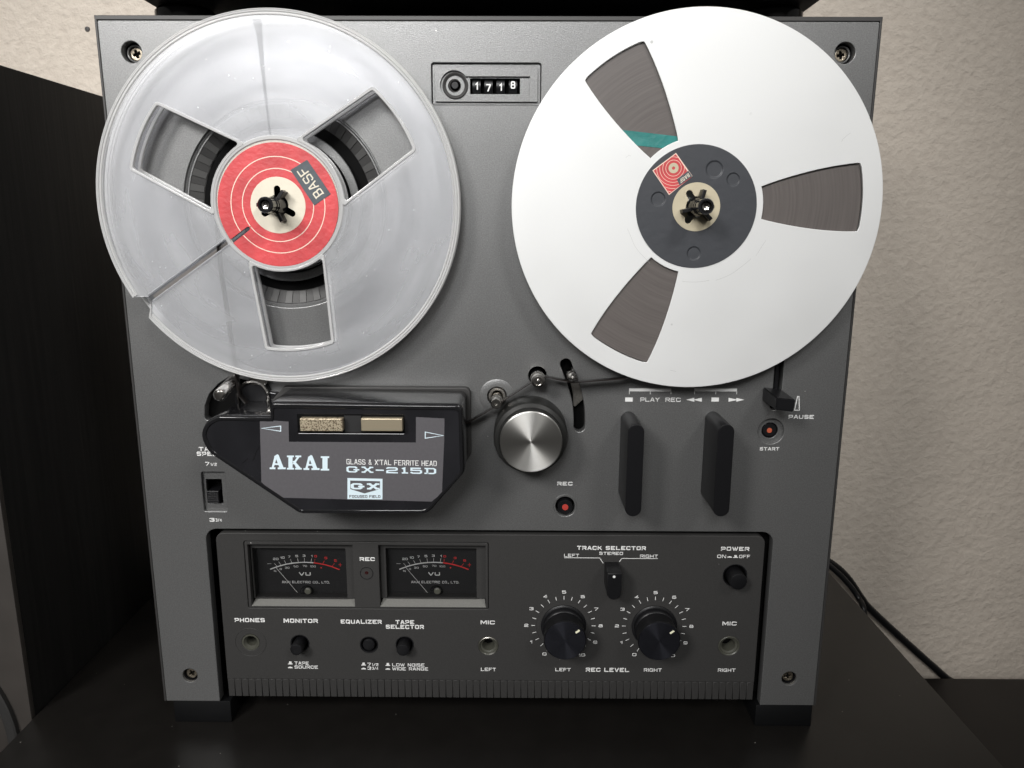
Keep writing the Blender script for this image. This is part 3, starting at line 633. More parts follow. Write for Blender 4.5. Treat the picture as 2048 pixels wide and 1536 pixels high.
# ---- head cover
def sc(lst, d): return pts(lst, d)
DF = 34
outline = [(541, 803), (925, 808), (929.5, 945), (856, 1028), (600, 1028), (415, 903), (399.5, 868), (412, 842), (437, 830), (540, 832)]
front = pts(outline, DF); rads = [2, 3, 5, 6, 6, 10, 10, 8, 6, .8]
sil = rounded(front, rads, 6)
HC = plate('head_cover', [sil], 4, DF, gloss_m, DK, 1.6, 4); tag(HC, 'gloss black head cover')
inner = [(547.5, 814), (918, 818), (921.5, 943), (852, 1020), (603, 1020), (424, 900), (410, 868), (420, 848), (441, 838.5), (547, 841)]
inn = rounded(pts(inner, DF), [1, 2, 4, 5, 5, 9, 9, 7, 5, .6], 6)
wx0, wz0 = at(597, 866, DF); wx1, wz1 = at(809, 829, DF)
win = rounded(rect(wx0, wz0, wx1, wz1), .4)
lens_m = mat('smoked_cover_face', (.014, .014, .016), .10, 0, .55, vary=(30, .3))
plate('cover_face', [inn, win], DF - .4, DF + .45, lens_m, HC, .2)
plate('cover_frame', [sil and rounded(pts([(543.5, 806), (923, 811), (927, 944.5), (854.5, 1025.5), (601, 1025.5), (417, 902), (402.5, 868), (414, 844), (438, 832.5), (542.5, 834.5)], DF), [2, 3, 5, 6, 6, 10, 10, 8, 6, .8], 6), rounded(pts([(548.5, 815.5), (917, 819.5), (920.5, 942.5), (851.5, 1018.5), (603.5, 1018.5), (425.5, 899), (411.5, 868), (421, 849), (441.5, 839.8), (548, 842.4)], DF), [1, 2, 4, 5, 5, 9, 9, 7, 5, .6], 6)], DF - .6, DF + 1.0, gloss_m, HC, .45, 3)
# tapered upper body between cover and panel
body = rounded(pts([(571, 771), (941, 773), (943, 905), (915, 950), (560, 950), (545, 800)], 1.0), [2, 3, 2, 3, 3, 3], 5)
plate('cover_base', [body], -4, 3.9, lower_m, HC, .6)
body2 = rounded(pts([(546, 805), (924, 810), (927, 944), (856, 1022), (600, 1022), (560, 990)], DF), 3, 5)
flat('button_well', [rounded(rect(wx0 + .2, wz0 + .2, wx1 - .2, wz1 - .2), .3)], DF + .02, void_m, HC, .1)
flat('button_divider', [rect(*at(690, 865, DF), *at(722, 831, DF))], DF + .13, dial_m, HC, .12)
for i, (a, b) in enumerate(((600.5, 684.5), (722.5, 804.5))):
    x0, z0 = at(a, 862.5, DF + 4); x1, z1 = at(b, 837.5, DF + 4)
    plate('cover_button', [rounded(rect(x0, z0, x1, z1), .35)], DF + .3, DF + 4, worn_m if i == 0 else beige_m, HC, .35, 3)
DS = DF + .47
stk = pts([(519.7, 839.6), (577.2, 843.2), (578, 883.5), (832, 885), (832, 834), (888.9, 837), (888.4, 881), (884, 985.5), (863.5, 1003), (557, 995), (523, 964)], DS)
ST = flat('sticker', [stk], DS, sticker_m, HC, .12); tag(ST, 'slate-grey printed sticker')
DT = DS + .14
def closed_tri(p): return [p + ['c']]
lines('arrow_mark', [[*pts([(523.5, 856.5), (561.5, 852), (561.5, 862.5)], DT), 'c']], .42, DT, pale_m, HC)
lines('arrow_mark', [[*pts([(850.5, 864), (850.5, 876.5), (886.5, 871)], DT), 'c']], .42, DT, pale_m, HC)
# slab-serif logotype, built of filled shapes
def shapes(name, polys, box_px, d, mt, parent):
    """polys in unit box coordinates -> photo box (x0,y0,x1,y1)"""
    x0, y0, x1, y1 = box_px; V = []; F = []
    for k, pl in enumerate(polys):
        b = len(V)
        for (u, v) in pl:
            x, z = at(x0 + (x1 - x0) * u, y1 + (y0 - y1) * v, d); V.append((x, -(d + .05 + .012 * (k % 6)), z))
        F.append(tuple(range(b, len(V))))
    me = bpy.data.meshes.new(name); me.from_pydata(V, [], F); return finish(name, me, mt, parent, 0)
A_ = [[(.27, .90), (.47, 1.06), (.56, 1.0), (.86, .12), (.60, .12), (.38, .80)], [(.30, .92), (.42, .74), (.26, .12), (.12, .12)], [(0, 0), (.36, 0), (.36, .13), (0, .13)], [(.50, 0), (1, 0), (1, .13), (.50, .13)], [(.2, .30), (.74, .30), (.70, .42), (.24, .42)]]
K_ = [[(.10, 0), (.40, 0), (.40, 1), (.10, 1)], [(0, 0), (.50, 0), (.50, .12), (0, .12)], [(0, .88), (.50, .88), (.50, 1), (0, 1)], [(.38, .38), (.54, .38), (.92, .92), (.74, .92)], [(.40, .60), (.54, .64), (1.0, .10), (.70, .05)], [(.58, 0), (1.06, 0), (1.06, .12), (.58, .12)], [(.60, .88), (1.02, .88), (1.02, 1), (.60, 1)]]
I_ = [[(.2, 0), (.8, 0), (.8, 1), (.2, 1)], [(0, 0), (1, 0), (1, .12), (0, .12)], [(0, .88), (1, .88), (1, 1), (0, 1)]]
for gl, bx in ((A_, (539.5, 910, 571.5, 938.3)), (K_, (574, 911, 602, 939)), (A_, (607, 911.5, 639, 939.8)), (I_, (641.5, 912.5, 658.5, 941))):
    shapes('lettering', gl, bx, DT, pale_m, HC)
def text_box(s, bx, d, mt, parent, thick, squash=1.0, slope=0):
    x0, z0 = at(bx[0], bx[3], d); x1, z1 = at(bx[2], bx[1], d)
    return text_mm(s, (x0 + x1) / 2, (z0 + z1) / 2, x1 - x0, z1 - z0, d, mt, parent, thick, slope, squash=squash)
text_box("GLASS & X'TAL FERRITE HEAD", (695, 920.3, 871.5, 929.8), DT, white_m, HC, .13, slope=-.9)
text_box("gx-2i5d", (695, 934.6, 870.5, 946.0), DT, pale_m, HC, .21, squash=1.6, slope=-.9)
# GX badge
bd = pts([(695, 998), (765, 998.6), (765, 957.6), (695, 956)], DT)
BG = flat('badge', [bd], DT, pale_m, HC, .1)
flat('badge_shield', [pts([(700.5, 961), (760, 962.5), (760, 978), (729, 986.8), (700.5, 978)], DT + .1)], DT + .12, sticker_m, HC, .06)
text_box("gx", (702, 966.5, 758.5, 978.5), DT + .22, pale_m, HC, .26, squash=1.9)
text_box("FOCUSED FIELD", (699.5, 990.3, 760, 995.3), DT + .14, sticker_m, HC, .2)
# crack in the cover
lines('crack', [pts([(519, 893), (512, 905), (508, 918), (503, 921)], DF + .5), pts([(496, 917), (488, 924), (484, 926)], DF + .5)], .18, DF + .46, void_m, HC)

# tape guides in the well on the left of the head cover
plate('guide_well', [rounded(pts([(455, 748), (405, 790), (403, 850), (560, 850), (560, 770)]), 2)], -9, -6.4, void_m, DK, 0)
p0 = at(467, 761, 0); p1 = at(391, 521, 0)
tube('guide_pin', [(p0[0] - .5, 6, p0[1] - 2), (*[(at(466, 763, 4))[0]], -4, at(466, 763, 4)[1]), (at(434, 793, 30)[0], -27, at(434, 793, 30)[1]), (at(432, 795, 32)[0], -28, at(432, 795, 32)[1])], [3.0, 3.0, 3.0, 2.2], chrome_m, DK, 24)
gx, gz = at(492, 802, 15)
lathe('guide_roller', [(8.4, -3), (8.4, 4.2), (7.9, 4.8), (6.9, 4.9), (6.6, 4.2), (0.01, 4.2)], gx, gz, black_m, DK, 48)
lathe('roller_band', [(8.45, 4.2), (8.1, 5.2), (7.4, 5.6), (6.9, 5.2), (6.8, 4.3)], gx, gz, chrome_m, DK, 48)
gx, gz = at(515, 766, 6)
plate('guide_bracket', [rounded([(gx - 4, gz - 1.5), (gx + 4, gz - 1.5), (gx + 4, gz + 3.5), (gx - 4, gz + 3.5)], 1.5)], -5, 5, chrome_m, DK, .5, 3)
plate('guide_shelf', [rounded(pts([(470, 786), (505, 776), (558, 786), (556, 812), (530, 826), (470, 832)], 3), 2, 4)], -5, 3.5, gloss_m, DK, .8, 3)

wheel_m = mat('dark_grey_wheel_body', (.022, .022, .021), .42, .1, .4)
# capstan, roller, tension arm, pinch wheel
CP = lathe('capstan', [(2.4, -5), (2.4, 7), (3.1, 7.4), (3.1, 10), (2.7, 10.3), (2.7, 15.5), (2.3, 16), (1.0, 16), (1.0, 14), (0.01, 14)], *at(993.6, 796, 3), chrome_m, DK, 32)
lathe('capstan_collar', [(8.9, -.2), (8.9, .35), (8.6, .5), (5.2, .5), (5.0, .2), (5.0, -5)], *cap, panel_m, CP, 64)
lathe('capstan_bush', [(4.6, -6), (4.6, -1), (4.2, -.6), (3.2, -.6), (2.6, -1.5)], *cap, dull_m, CP, 32)
RL = lathe('guide_roller', [(3.4, -6), (3.4, 8), (3.9, 8.6), (3.9, 9.6), (3.4, 10), (3.4, 13.4), (3.2, 14), (2.2, 14.2), (2.0, 13.4), (.9, 13.4), (.8, 14.4), (0.01, 14.6)], *at(1075, 753.5, 3), chrome_m, DK, 32)
ax, az = at(1145, 757, 2)
TA = lathe('tension_post', [(2.1, -6), (2.1, 8), (2.5, 8.4), (2.5, 9.5), (2.1, 10), (2.2, 13), (1.9, 15.6), (1.1, 17), (0.01, 17.3)], at(1141, 745, 2)[0], at(1141, 745, 2)[1], chrome_m, DK, 32)
plate('tension_arm', [rounded(pts([(1136, 738), (1152, 738), (1160, 770), (1170, 795), (1146, 818), (1146, 790)], -5), 1)], -7, -5, dull_m, TA, .2)
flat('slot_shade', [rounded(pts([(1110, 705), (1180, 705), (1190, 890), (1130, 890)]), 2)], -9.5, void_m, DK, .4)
PW = lathe('pinch_wheel', [(17.6, .2), (18.6, .5), (18.6, 13), (17.9, 15), (16.2, 16.2), (16.0, 20.2), (15.6, 20.8)], *at(1060.5, 863, 2), wheel_m, DK, 96)
lathe('wheel_cap', [(15.4, 20.0), (15.4, 21.2), (15.0, 21.5), (0.01, 21.5)], *at(1060.5, 863, 2), spun_m, PW, 128)

# levers
for px in (1273, 1453.5):
    x, zt = at(px, 849, 26); _, zb = at(px, 1033.4, 26); x = at(px, 850, 26)[0]
    LV = plate('lever', [stadium(x, zb, zt, 3.95, 14)], -1, 26, black_m, DK, .35, 3)

# pause knob
kf = pts([(1553.4, 795.5), (1591.2, 799.6), (1586.8, 824.2), (1551.4, 819.8)], 21); kb = [(p[0] - .2, p[1] + (.9 if i < 2 else 0)) for i, p in enumerate(kf)]
V = [(p[0], -21, p[1]) for p in kf] + [(p[0], -1, p[1]) for p in kb]
bm = bmesh.new(); vs = [bm.verts.new(v) for v in V]
for f in ((0, 1, 2, 3), (4, 7, 6, 5), (0, 4, 5, 1), (1, 5, 6, 2), (2, 6, 7, 3), (3, 7, 4, 0)): bm.faces.new([vs[i] for i in f])
bmesh.ops.recalc_face_normals(bm, faces=bm.faces); bmesh.ops.bevel(bm, geom=list(bm.edges), offset=.4, segments=2, affect='EDGES')
me = bpy.data.meshes.new('k'); bm.to_mesh(me); bm.free(); PK = finish('pause_knob', me, black_m, DK)
plate('pause_blade', [slot_poly([(p[0] + .3, p[1]) for p in ps], 1.0)], -9, -3, black_m, DK, .1)

# START & REC
SB = plate('start_button', [circ(*st, 6.9, 48), circ(st[0], st[1], 4.25, 40)], -5, -2.0, panel_m, DK, .15)
lathe('button_cap', [(3.6, -7), (3.6, -2.6), (3.3, -2.2), (0.01, -2.2)], *st, gloss_m, SB, 40)
lathe('button_ring', [(4.25, -2.6), (3.9, -2.4), (3.7, -3.4), (3.7, -6)], *st, gloss_m, SB, 40)
lathe('button_dot', [(1.35, -2.25), (1.3, -2.0), (0.01, -1.95)], st[0] - .1, st[1] - .1, orangedot_m, SB, 28)
RB = lathe('record_button', [(3.9, -6), (3.9, 1.7), (3.6, 2.1), (3.3, 2.1), (3.1, 1.8), (0.01, 1.8)], *rc, black_m, DK, 40)
lathe('button_dot', [(1.65, 1.75), (1.6, 2.1), (0.01, 2.15)], *rc, reddot_m, RB, 28)
lathe('button_collar', [(6.3, -.2), (6.3, .1), (6.15, .22), (6.0, .1), (5.9, .02), (5.25, .02), (5.1, -.2), (5.1, -5)], *rc, panel_m, RB, 56)

# speed switch
SS = plate('speed_switch', [rounded(rect(sw[0] + .05, sw[1] + .05, sw[2] - .05, sw[3] - .05), .8), rect(*at(415.5, 1007, -2), *at(443, 958.3, -2))], -5, -2, panel_m, DK, .12)
x0, z0 = at(415.2, 1007, 0); x1, z1 = at(436, 983, 0)
sl = plate('switch_slider', [rect(x0, z0, x1, z1)], -9, -.6, black_m, SS, .2)
for k in range(6):
    zz = z0 + .5 + k * (z1 - z0 - 1) / 5; plate('slider_ridge', [rect(x0 + .3, zz - .22, x1 - .3, zz + .22)], -.8, -.1, black_m, sl, .12)

# ---- lettering on main panel
W_ = white_m
text('TAPE', 398, 898, 440, 8.5, 0, W_, FP, .23); text('SPEED', 394, 907.5, 444, 8.5, 0, W_, FP, .23)
text('7', 410, 927.5, 419, 7.5, 0, W_, FP, .2); text('1/2', 421, 928.5, 433.5, 6, 0, W_, FP, .19)
text('3', 419, 1039.5, 429, 7.5, 0, W_, FP, .23); text('3/4', 431, 1040, 443.5, 6, 0, W_, FP, .19)
text('PLAY', 1281, 799, 1318.5, 8.2, 0, W_, FP, .17); text('REC', 1331, 799.3, 1361, 8.2, 0, W_, FP, .17)
text('REC', 1114.5, 967, 1145, 7.6, 0, W_, FP, .26); text('PAUSE', 1577.5, 833.5, 1627, 7.8, 0, W_, FP, .23)
text('START', 1520, 897.5, 1558, 6.6, 0, W_, FP, .2)
for a in (1250, 1422.5): flat('stop_mark', [rect(*at(a, 803), *at(a + 15.5, 795))], .02, W_, FP, .08)
for a, b, c in ((1258, 1300.5, 1342.5), (1388.5, 1431.5, 1474)):
    y = 777
    flat('bracket_mark', [rect(*at(a, y + 5.5), *at(c, y))], .02, W_, FP, .08)
    for q in (a + .6, b, c - .6): flat('bracket_mark', [rect(*at(q - .8, y + 11.5), *at(q + .8, y + 5.6))], .02, W_, FP, .08)
for s, xs in ((1, (1372.5, 1388)), (-1, (1473, 1489))):
    pass
flat('rewind_mark', [pts([(1372.5, 799.5), (1388.5, 795.5), (1388.5, 798.7), (1403.5, 795.5), (1403.5, 803.3), (1388.5, 800.2), (1388.5, 803.3)])], .02, W_, FP, .08)
flat('forward_mark', [pts([(1457, 795.5), (1472.5, 798.8), (1472.5, 795.8), (1488.5, 799.5), (1472.5, 803.4), (1472.5, 800.3), (1457, 803.4)])], .02, W_, FP, .08)
lines('pause_mark', [[*pts([(1595, 793), (1598, 793), (1598.5, 820.5), (1589, 820.5)]), 'c']], .42, 0, W_, FP)

# ================================================================== lower panel
px = lambda x, y: at(x, y)[0]
ll = px(445, 1240); lr = px(1518, 1240); lt = at(980, 1069)[1]; lb = at(980, 1361)[1]; rb_ = at(980, 1396)[1]
# meter bay
bx0 = px(487, 1090) ; bx1 = px(977, 1090); bz1 = at(700, 1083.5)[1]; bz0 = at(700, 1217)[1]
m1 = (px(494, 1091), px(704.5, 1091)); m2 = (px(756, 1091), px(971, 1091)); mt_ = at(700, 1090.5)[1]; mb_ = at(700, 1213.5)[1]
lh = []
JK = {'phones': (at(501.5, 1284.5), 4.9), 'micl': (at(976.8, 1291.8), 5.6), 'micr': (at(1458, 1292), 5.9)}
BT = [(600, 1286.5, 4.75, 594.6, 1299.3, 3.35, 7), (738, 1289.5, 4.55, 736, 1294, 3.4, .3), (809.4, 1289, 4.55, 806, 1301.8, 3.5, 6), (1469.8, 1151, 6.1, 1475, 1164.6, 4.6, 7.6)]
for k in JK: lh.append(circ(*JK[k][0], JK[k][1], 40))
for b in BT: lh.append(circ(*at(b[0], b[1]), b[2], 40))
led = at(733, 1147)
rk = [(40.6, 48.3), (at(1308.2, 1252.4)[0], 48.3)]
LP = plate('lower_panel', [rounded([(ll, lb), (lr, lb), (lr, lt), (ll, lt)], [.3, .3, 4.2, 4.2], 6), rounded(rect(bx0, bz0, bx1, bz1), 1.0)] + lh, -5, 0, lower_m, DK, .3, 2)
tag(LP, 'darker lower control panel with meters and knobs')
lines('panel_groove', [[*rounded([(ll + 1.4, lb + 2), (lr - 1.4, lb + 2), (lr - 1.4, lt - 1.5), (ll + 1.4, lt - 1.5)], [.5, .5, 3, 3], 5)][6 * 2 - 2 - 2:] if False else [(ll + 1.3, lt - 8), (ll + 1.3, lt - 4.2), (ll + 2.2, lt - 2.2), (ll + 4.2, lt - 1.3), (lr - 4.2, lt - 1.3), (lr - 2.2, lt - 2.2), (lr - 1.3, lt - 4.2), (lr - 1.3, lt - 8)]], .22, -.04, edge_m, LP)
# ribs
NR = 77; pitch = (lr - ll) / NR; me = None
plate('rib_backing', [rect(ll, rb_ + .3, lr, lb - .05)], -5, -1.2, edge_m, LP, 0)
for k in range(NR):
    if me is None:
        q = plate_mesh([rect(-pitch / 2 + .14, rb_, pitch / 2 - .14, lb - .25)], -4, -.15, .22, 2)
        me = q; co = np.empty(len(q.vertices) * 3); q.vertices.foreach_get('co', co); q.vertices.foreach_set('co', co / 1000); q.materials.append(grooved_m); q.update()
    o = bpy.data.objects.new('rib', me); COL.objects.link(o); o.parent = LP
    o.location = (Vector((ll + pitch * (k + .5), 0, 0)) - WORLD[LP.name]) / 1000
box('bottom_bar', ll, lr, 5.2, 12, rb_ + 1, lb + 3, void_m, DK)

# ---- VU meters
bezel = plate('meter_bezel', [rounded(rect(bx0 + .35, bz0 + .35, bx1 - .35, bz1 - .35), .8), rect(m1[0], mb_, m1[1], mt_), rect(m2[0], mb_, m2[1], mt_)], -4, -.25, lower_m, LP, .15)
led_hole = lathe('lamp_cup', [(3.6, -.24), (3.55, -.1), (3.3, -.1), (2.9, -1.2), (2.0, -1.5), (0.01, -1.5)], *led, black_m, LP, 40)
lathe('record_lamp', [(1.35, -1.5), (1.3, -.6), (.9, -.2), (0.01, -.05)], led[0], led[1] + .2, led_m, LP, 28)
def meter(mx, gl, dx_px):
    x0, x1 = mx; D0 = -7.0
    gx0, gz0 = at(gl[0], 1192, D0); gx1, gz1 = at(gl[1], 1093, D0)
    # side / top / sloping bottom walls of the bay
    V = [(x0, .2, mb_), (x1, .2, mb_), (x1, .2, mt_), (x0, .2, mt_), (gx0, -D0, gz0 + .2), (gx1, -D0, gz0 + .2), (gx1, -D0, gz1), (gx0, -D0, gz1)]
    # shoulders at mid depth
    sx0, sx1 = x0 + .3, x1 - .3
    VM = raw('vu_meter', [(x0, .3, mb_), (x1, .3, mb_), (x1 - 1.0, 7.0, gz0), (x0 + 1.0, 7.0, gz0), (x0, 8.5, mb_), (x1, 8.5, mb_), (x1 - 1, 8.5, gz0), (x0 + 1, 8.5, gz0)],
        [(0, 1, 2, 3), (0, 4, 5, 1), (3, 2, 6, 7), (0, 3, 7, 4), (1, 5, 6, 2), (4, 7, 6, 5)], ledge_m, LP, 0)
    V2 = []; F2 = []
    # surround: frame between bay wall and glass
    plate('meter_surround', [rect(x0 + .02, gz0 + .05, x1 - .02, mt_ - .02), rounded(rect(gx0 + .1, gz0 + .12, gx1 - .1, gz1 - .1), .4)], -12, -4.4, lower_m, VM, .2)
    DD = -11.0
    flat('dial', [rect(gx0 - 1, gz0 - 1, gx1 + 1, gz1 + 1)], DD - .2, dial_m, VM, .2)
    flat('window', [rect(gx0 - .2, gz0 - .2, gx1 + .2, gz1 + .2)], -6.4, glass_m, VM, .8)
    lathe('needle_hub', [(3.6, DD), (3.6, DD + 1.0), (3.2, DD + 1.4), (0.01, DD + 1.6)], *at(614.5 + dx_px, 1182, DD), gloss_m, VM, 40)
    lathe('adjust_screw', [(1.8, -6.2), (1.8, -5.0), (1.4, -4.7), (0.01, -4.7)], *at(616.5 + dx_px, 1181, -6), olive_m, VM, 32)
    def q(cx, cy): return at(500 + cx / 9.31 + dx_px, 1080 + cy / 9.31, DD)
    def arc(a, b, n=14): # circle through (385,540) (1010,415) (1660,545)
        cx, cy, r = 1015, 2040, 1625
        out = []
        for i in range(n + 1):
            X = a + (b - a) * i / n; out.append(q(X, cy - math.sqrt(r * r - (X - cx) ** 2)))
        return out
    lines('scale_arc', [arc(385, 1180)], .62, DD, white_m, VM); lines('red_arc', [arc(1185, 1655)], .62, DD, red_m, VM)
    lines('scale_tick', [[q(*a), q(*b)] for a, b in (((455, 435), (500, 485)), ((535, 405), (575, 460)), ((640, 380), (672, 440)), ((755, 360), (778, 425)), ((888, 345), (902, 415)), ((1013, 340), (1013, 410)), ((1148, 345), (1137, 410)), ((325, 440), (395, 440)))], .2, DD, white_m, VM)
    lines('red_tick', [[q(*a), q(*b)] for a, b in (((1210, 355), (1202, 425)), ((1385, 385), (1358, 440)), ((1570, 440), (1515, 500)), ((1650, 460), (1710, 460)), ((1680, 430), (1680, 490)))], .22, DD, red_m, VM)
    def num(s, cx, cy, w, h, mt, th=.2, rot=0):
        x, z = q(cx, cy); u = at(520, 1150, DD)[0] - at(519, 1150, DD)[0]
        text_mm(s, x, z, w / 9.31 * u, h / 9.31 * u, DD, mt, VM, th, rot)
    for s, x, y, w_ in (('20', 480, 352, 100), ('10', 605, 326, 75), ('7', 730, 310, 45), ('5', 870, 298, 52), ('3', 1006, 292, 52), ('1', 1150, 298, 24)): num(s, x, y, w_, 44, white_m)
    for s, x, y, w_ in (('0', 1220, 302, 48), ('3', 1412, 335, 50), ('5', 1592, 382, 50)): num(s, x, y, w_, 42, red_m)
    for s, x, y, w_ in (('%', 468, 575, 48), ('0', 572, 540, 38), ('30', 692, 515, 85), ('50', 855, 490, 85), ('70', 1022, 482, 80), ('100', 1172, 490, 105)): num(s, x, y, w_, 36, white_m, .17)
    num('VU', 1022, 630, 215, 68, white_m, .27); num('AKAI ELECTRIC CO., LTD.', 1040, 783, 870, 48, white_m, .17)
    flat('scale_dot', [circ(*q(1327, 515), .38, 16)], DD + .02, red_m, VM, .08)
    lines('needle', [[q(508, 480), q(905, 942)]], .22, DD + 2.2, white_m, VM)
meter(m1, (513.5, 693), 0); meter(m2, (775.5, 953.5), 258.5)

# ---- jacks
def jack(kind, parent):
    (x, z), r = JK[kind]
    J = lathe('jack_socket', [(r - .1, -3), (r - .1, -.2 if kind != 'phones' else .1), (r - .5, .15), (r - 1.0, .1), (r - 1.4, -.6), (r - 2.0, -1.4), (r - 2.4, -6), (r - 2.4, -9)] if kind == 'phones' else
        [(r + .1, -.4), (r - .1, .15), (r - .5, .3), (r - .95, -.1), (r - 1.1, -.8), (r - 1.7, -1.0), (r - 2.1, -1.2), (r - 2.5, -2.5), (r - 2.7, -8)], x, z, olive_m, parent, 44)
    lathe('jack_bore', [(r - 1.5, -9), (0.01, -9.1)], x, z, void_m, J, 24)
    if kind != 'phones':
        lathe('jack_rim', [(r - .15, -.02), (r - .25, .22), (r - .45, .34), (r - .6, .2)], x, z, dull_m if kind == 'micl' else olive_m, J, 44)
    return J
for k in JK: jack(k, LP)
lathe('socket_ring', [(8.65, -.1), (8.6, .1), (8.45, .16), (8.3, .1), (8.25, -.1)], *JK['phones'][0], edge_m, LP, 64)
for (hx, hy, hr, tx, ty, tr, d) in BT:
    cx, cz = at(hx, hy); x2, z2 = at(tx, ty, d)
    PB = lathe('push_button', [(tr, -8), (tr, d - .5), (tr - .25, d - .1), (tr - .5, d), (0.01, d)], cx - .15, z2 if False else cz, black_m, LP, 40)
    lathe('button_collar', [(hr + .55, -.1), (hr + .5, .08), (hr + .3, .14), (hr - .15, .02), (hr - .35, -.8), (hr - .35, -7)], cx, cz, black_m, PB, 48)
    lathe('button_well', [(hr, -8), (0.01, -8.1)], cx, cz, void_m, PB, 24)

# ---- record level knobs
for i, (cx, cz) in enumerate(rk):
    KN = lathe('level_knob', [(12.3, .1), (12.3, .8), (11.6, 1.2), (11.2, 1.3), (11.2, 4.2), (10.8, 4.8), (10.5, 5.0), (10.75, 13.4), (11.2, 14.2), (11.2, 15.0), (10.9, 15.5)], cx, cz, black_m, LP, 96)
    lathe('knob_cap', [(10.95, 15.2), (10.7, 15.65), (0.01, 15.65)], cx, cz, spunblack_m, KN, 128)
    ind = at(1155.3, 1263, 15.7) if i == 0 else at(1344, 1264.3, 15.7)
    u = Vector((ind[0] - cx, ind[1] - cz)).normalized(); a = R(38); u = Vector((math.cos(a), math.sin(a))); v = Vector((-u.y, u.x)); c = Vector(ind)
    flat('indicator', [[tuple(c + u * p + v * s) for p, s in ((-1.25, -.5), (1.25, -.5), (1.25, .5), (-1.25, .5))]], 15.68, mat('indicator_cream', (.85, .83, .62), .5), KN, .12)
    lathe('dial_ring', [(15.1, -.02), (15.05, .1), (14.85, .14), (14.7, .02), (12.5, .02)], cx, cz, lower_m, LP, 96)
    tk = []
    for k in range(21):
        a = R(240 - 15 * k); tk.append([(cx + 15.6 * math.cos(a), cz + 15.6 * math.sin(a)), (cx + 17.4 * math.cos(a), cz + 17.4 * math.sin(a))])
    lines('scale_tick', tk, .32, 0, W_, LP)
    for k in range(11):
        a = R(240 - 30 * k); rr = 19.9 + (.5 if k == 10 else 0)
        text_mm(str(k), cx + rr * math.cos(a) * (1.02), cz + rr * math.sin(a), (1.15 if k == 1 else 2.2) if k < 10 else 3.6, 1.75, 0, W_, LP, .2)

# ---- track selector
tx0, tz0 = at(1213.5, 1199.6, 14); tx1, tz1 = at(1243.7, 1147.5, 14)
plate('track_lever', [stadium((tx0 + tx1) / 2, tz0, tz1, (tx1 - tx0) / 2, 14, top=False)], -1, 14, black_m, LP, .35, 3)
flat('lever_dot', [circ(*at(1228.4, 1153.6, 14.1), .72, 20)], 14.02, white_m, LP, .12)
text('TRACK SELECTOR', 1155.5, 1095.5, 1290.5, 7.8, 0, W_, LP, .24); text('STEREO', 1199, 1106.5, 1245.5, 6, 0, W_, LP, .2)
text('LEFT', 1128.5, 1110.5, 1158, 6, 0, W_, LP, .18); text('RIGHT', 1280.5, 1112, 1315.5, 6, 0, W_, LP, .18)
lines('selector_line', [pts([(1129, 1115.3), (1199.5, 1115.8), (1206, 1126)]), pts([(1315, 1117), (1243.5, 1116.8), (1239, 1123)])], .33, 0, W_, LP)

# ---- rest of the lettering
text('REC', 719.5, 1118, 749.5, 7.4, 0, W_, LP, .24)
text('PHONES', 470, 1239.8, 529, 8, 0, W_, LP, .23); text('MONITOR', 568, 1241.2, 635, 8, 0, W_, LP, .23)
text('EQUALIZER', 682.5, 1243, 762.5, 8, 0, W_, LP, .23); text('TAPE', 791.5, 1244, 828, 8, 0, W_, LP, .23); text('SELECTOR', 772.5, 1253.3, 847, 8, 0, W_, LP, .23)
text('MIC', 961.5, 1244.6, 989.5, 7.6, 0, W_, LP, .23); text('MIC', 1445, 1246.8, 1473, 7.6, 0, W_, LP, .23)
text('LEFT', 962, 1338.5, 991.5, 6.6, 0, W_, LP, .19); text('RIGHT', 1436, 1340, 1470.5, 6.6, 0, W_, LP, .19)
text('LEFT', 1111, 1339, 1141, 6.6, 0, W_, LP, .19); text('RIGHT', 1288, 1339.7, 1323, 6.6, 0, W_, LP, .19)
text('REC LEVEL', 1172.5, 1339.2, 1257.5, 8, 0, W_, LP, .23)
text('POWER', 1442.5, 1097.3, 1498, 7.8, 0, W_, LP, .24); text('ON', 1434.5, 1112.6, 1452, 6.6, 0, W_, LP, .18); text('OFF', 1478.5, 1112.8, 1500, 6.6, 0, W_, LP, .18)
text('TAPE', 589.5, 1326, 617.5, 6.2, 0, W_, LP, .19); text('SOURCE', 589.5, 1333.8, 635.5, 6.2, 0, W_, LP, .19)
text('7', 735, 1328.5, 742, 6.2, 0, W_, LP, .2); text('1/2', 744, 1329, 756.5, 5.4, 0, W_, LP, .19); text('3', 735, 1336.2, 742.5, 6.2, 0, W_, LP, .2); text('3/4', 744, 1336.5, 756.5, 5.4, 0, W_, LP, .19)
text('LOW NOISE', 785, 1329.5, 848.5, 6.2, 0, W_, LP, .19); text('WIDE RANGE', 785, 1337.3, 855.5, 6.2, 0, W_, LP, .19)
def button_marks(x, y, up=True, flip=False):
    if up: flat('button_mark', [pts([(x, y + 3), (x, y + 1.6), (x + 2, y + 1.6), (x + 2.4, y - 2.6), (x + 7, y - 2.6), (x + 7.4, y + 1.6), (x + 9.4, y + 1.6), (x + 9.4, y + 3)])], .02, W_, LP, .08)
    else: flat('button_mark', [pts([(x, y + 1.6), (x, y + .4), (x + 2, y - .6), (x + 4.7, y - 1.3), (x + 7.4, y - .6), (x + 9.4, y + .4), (x + 9.4, y + 1.6)])], .02, W_, LP, .08)
for x, y in ((576, 1325.5), (722.5, 1327.8), (771, 1328.5)): button_marks(x, y, True); button_marks(x, y + 9, False)
button_marks(1454.5, 1113.5, False); button_marks(1466.5, 1112.5, True)

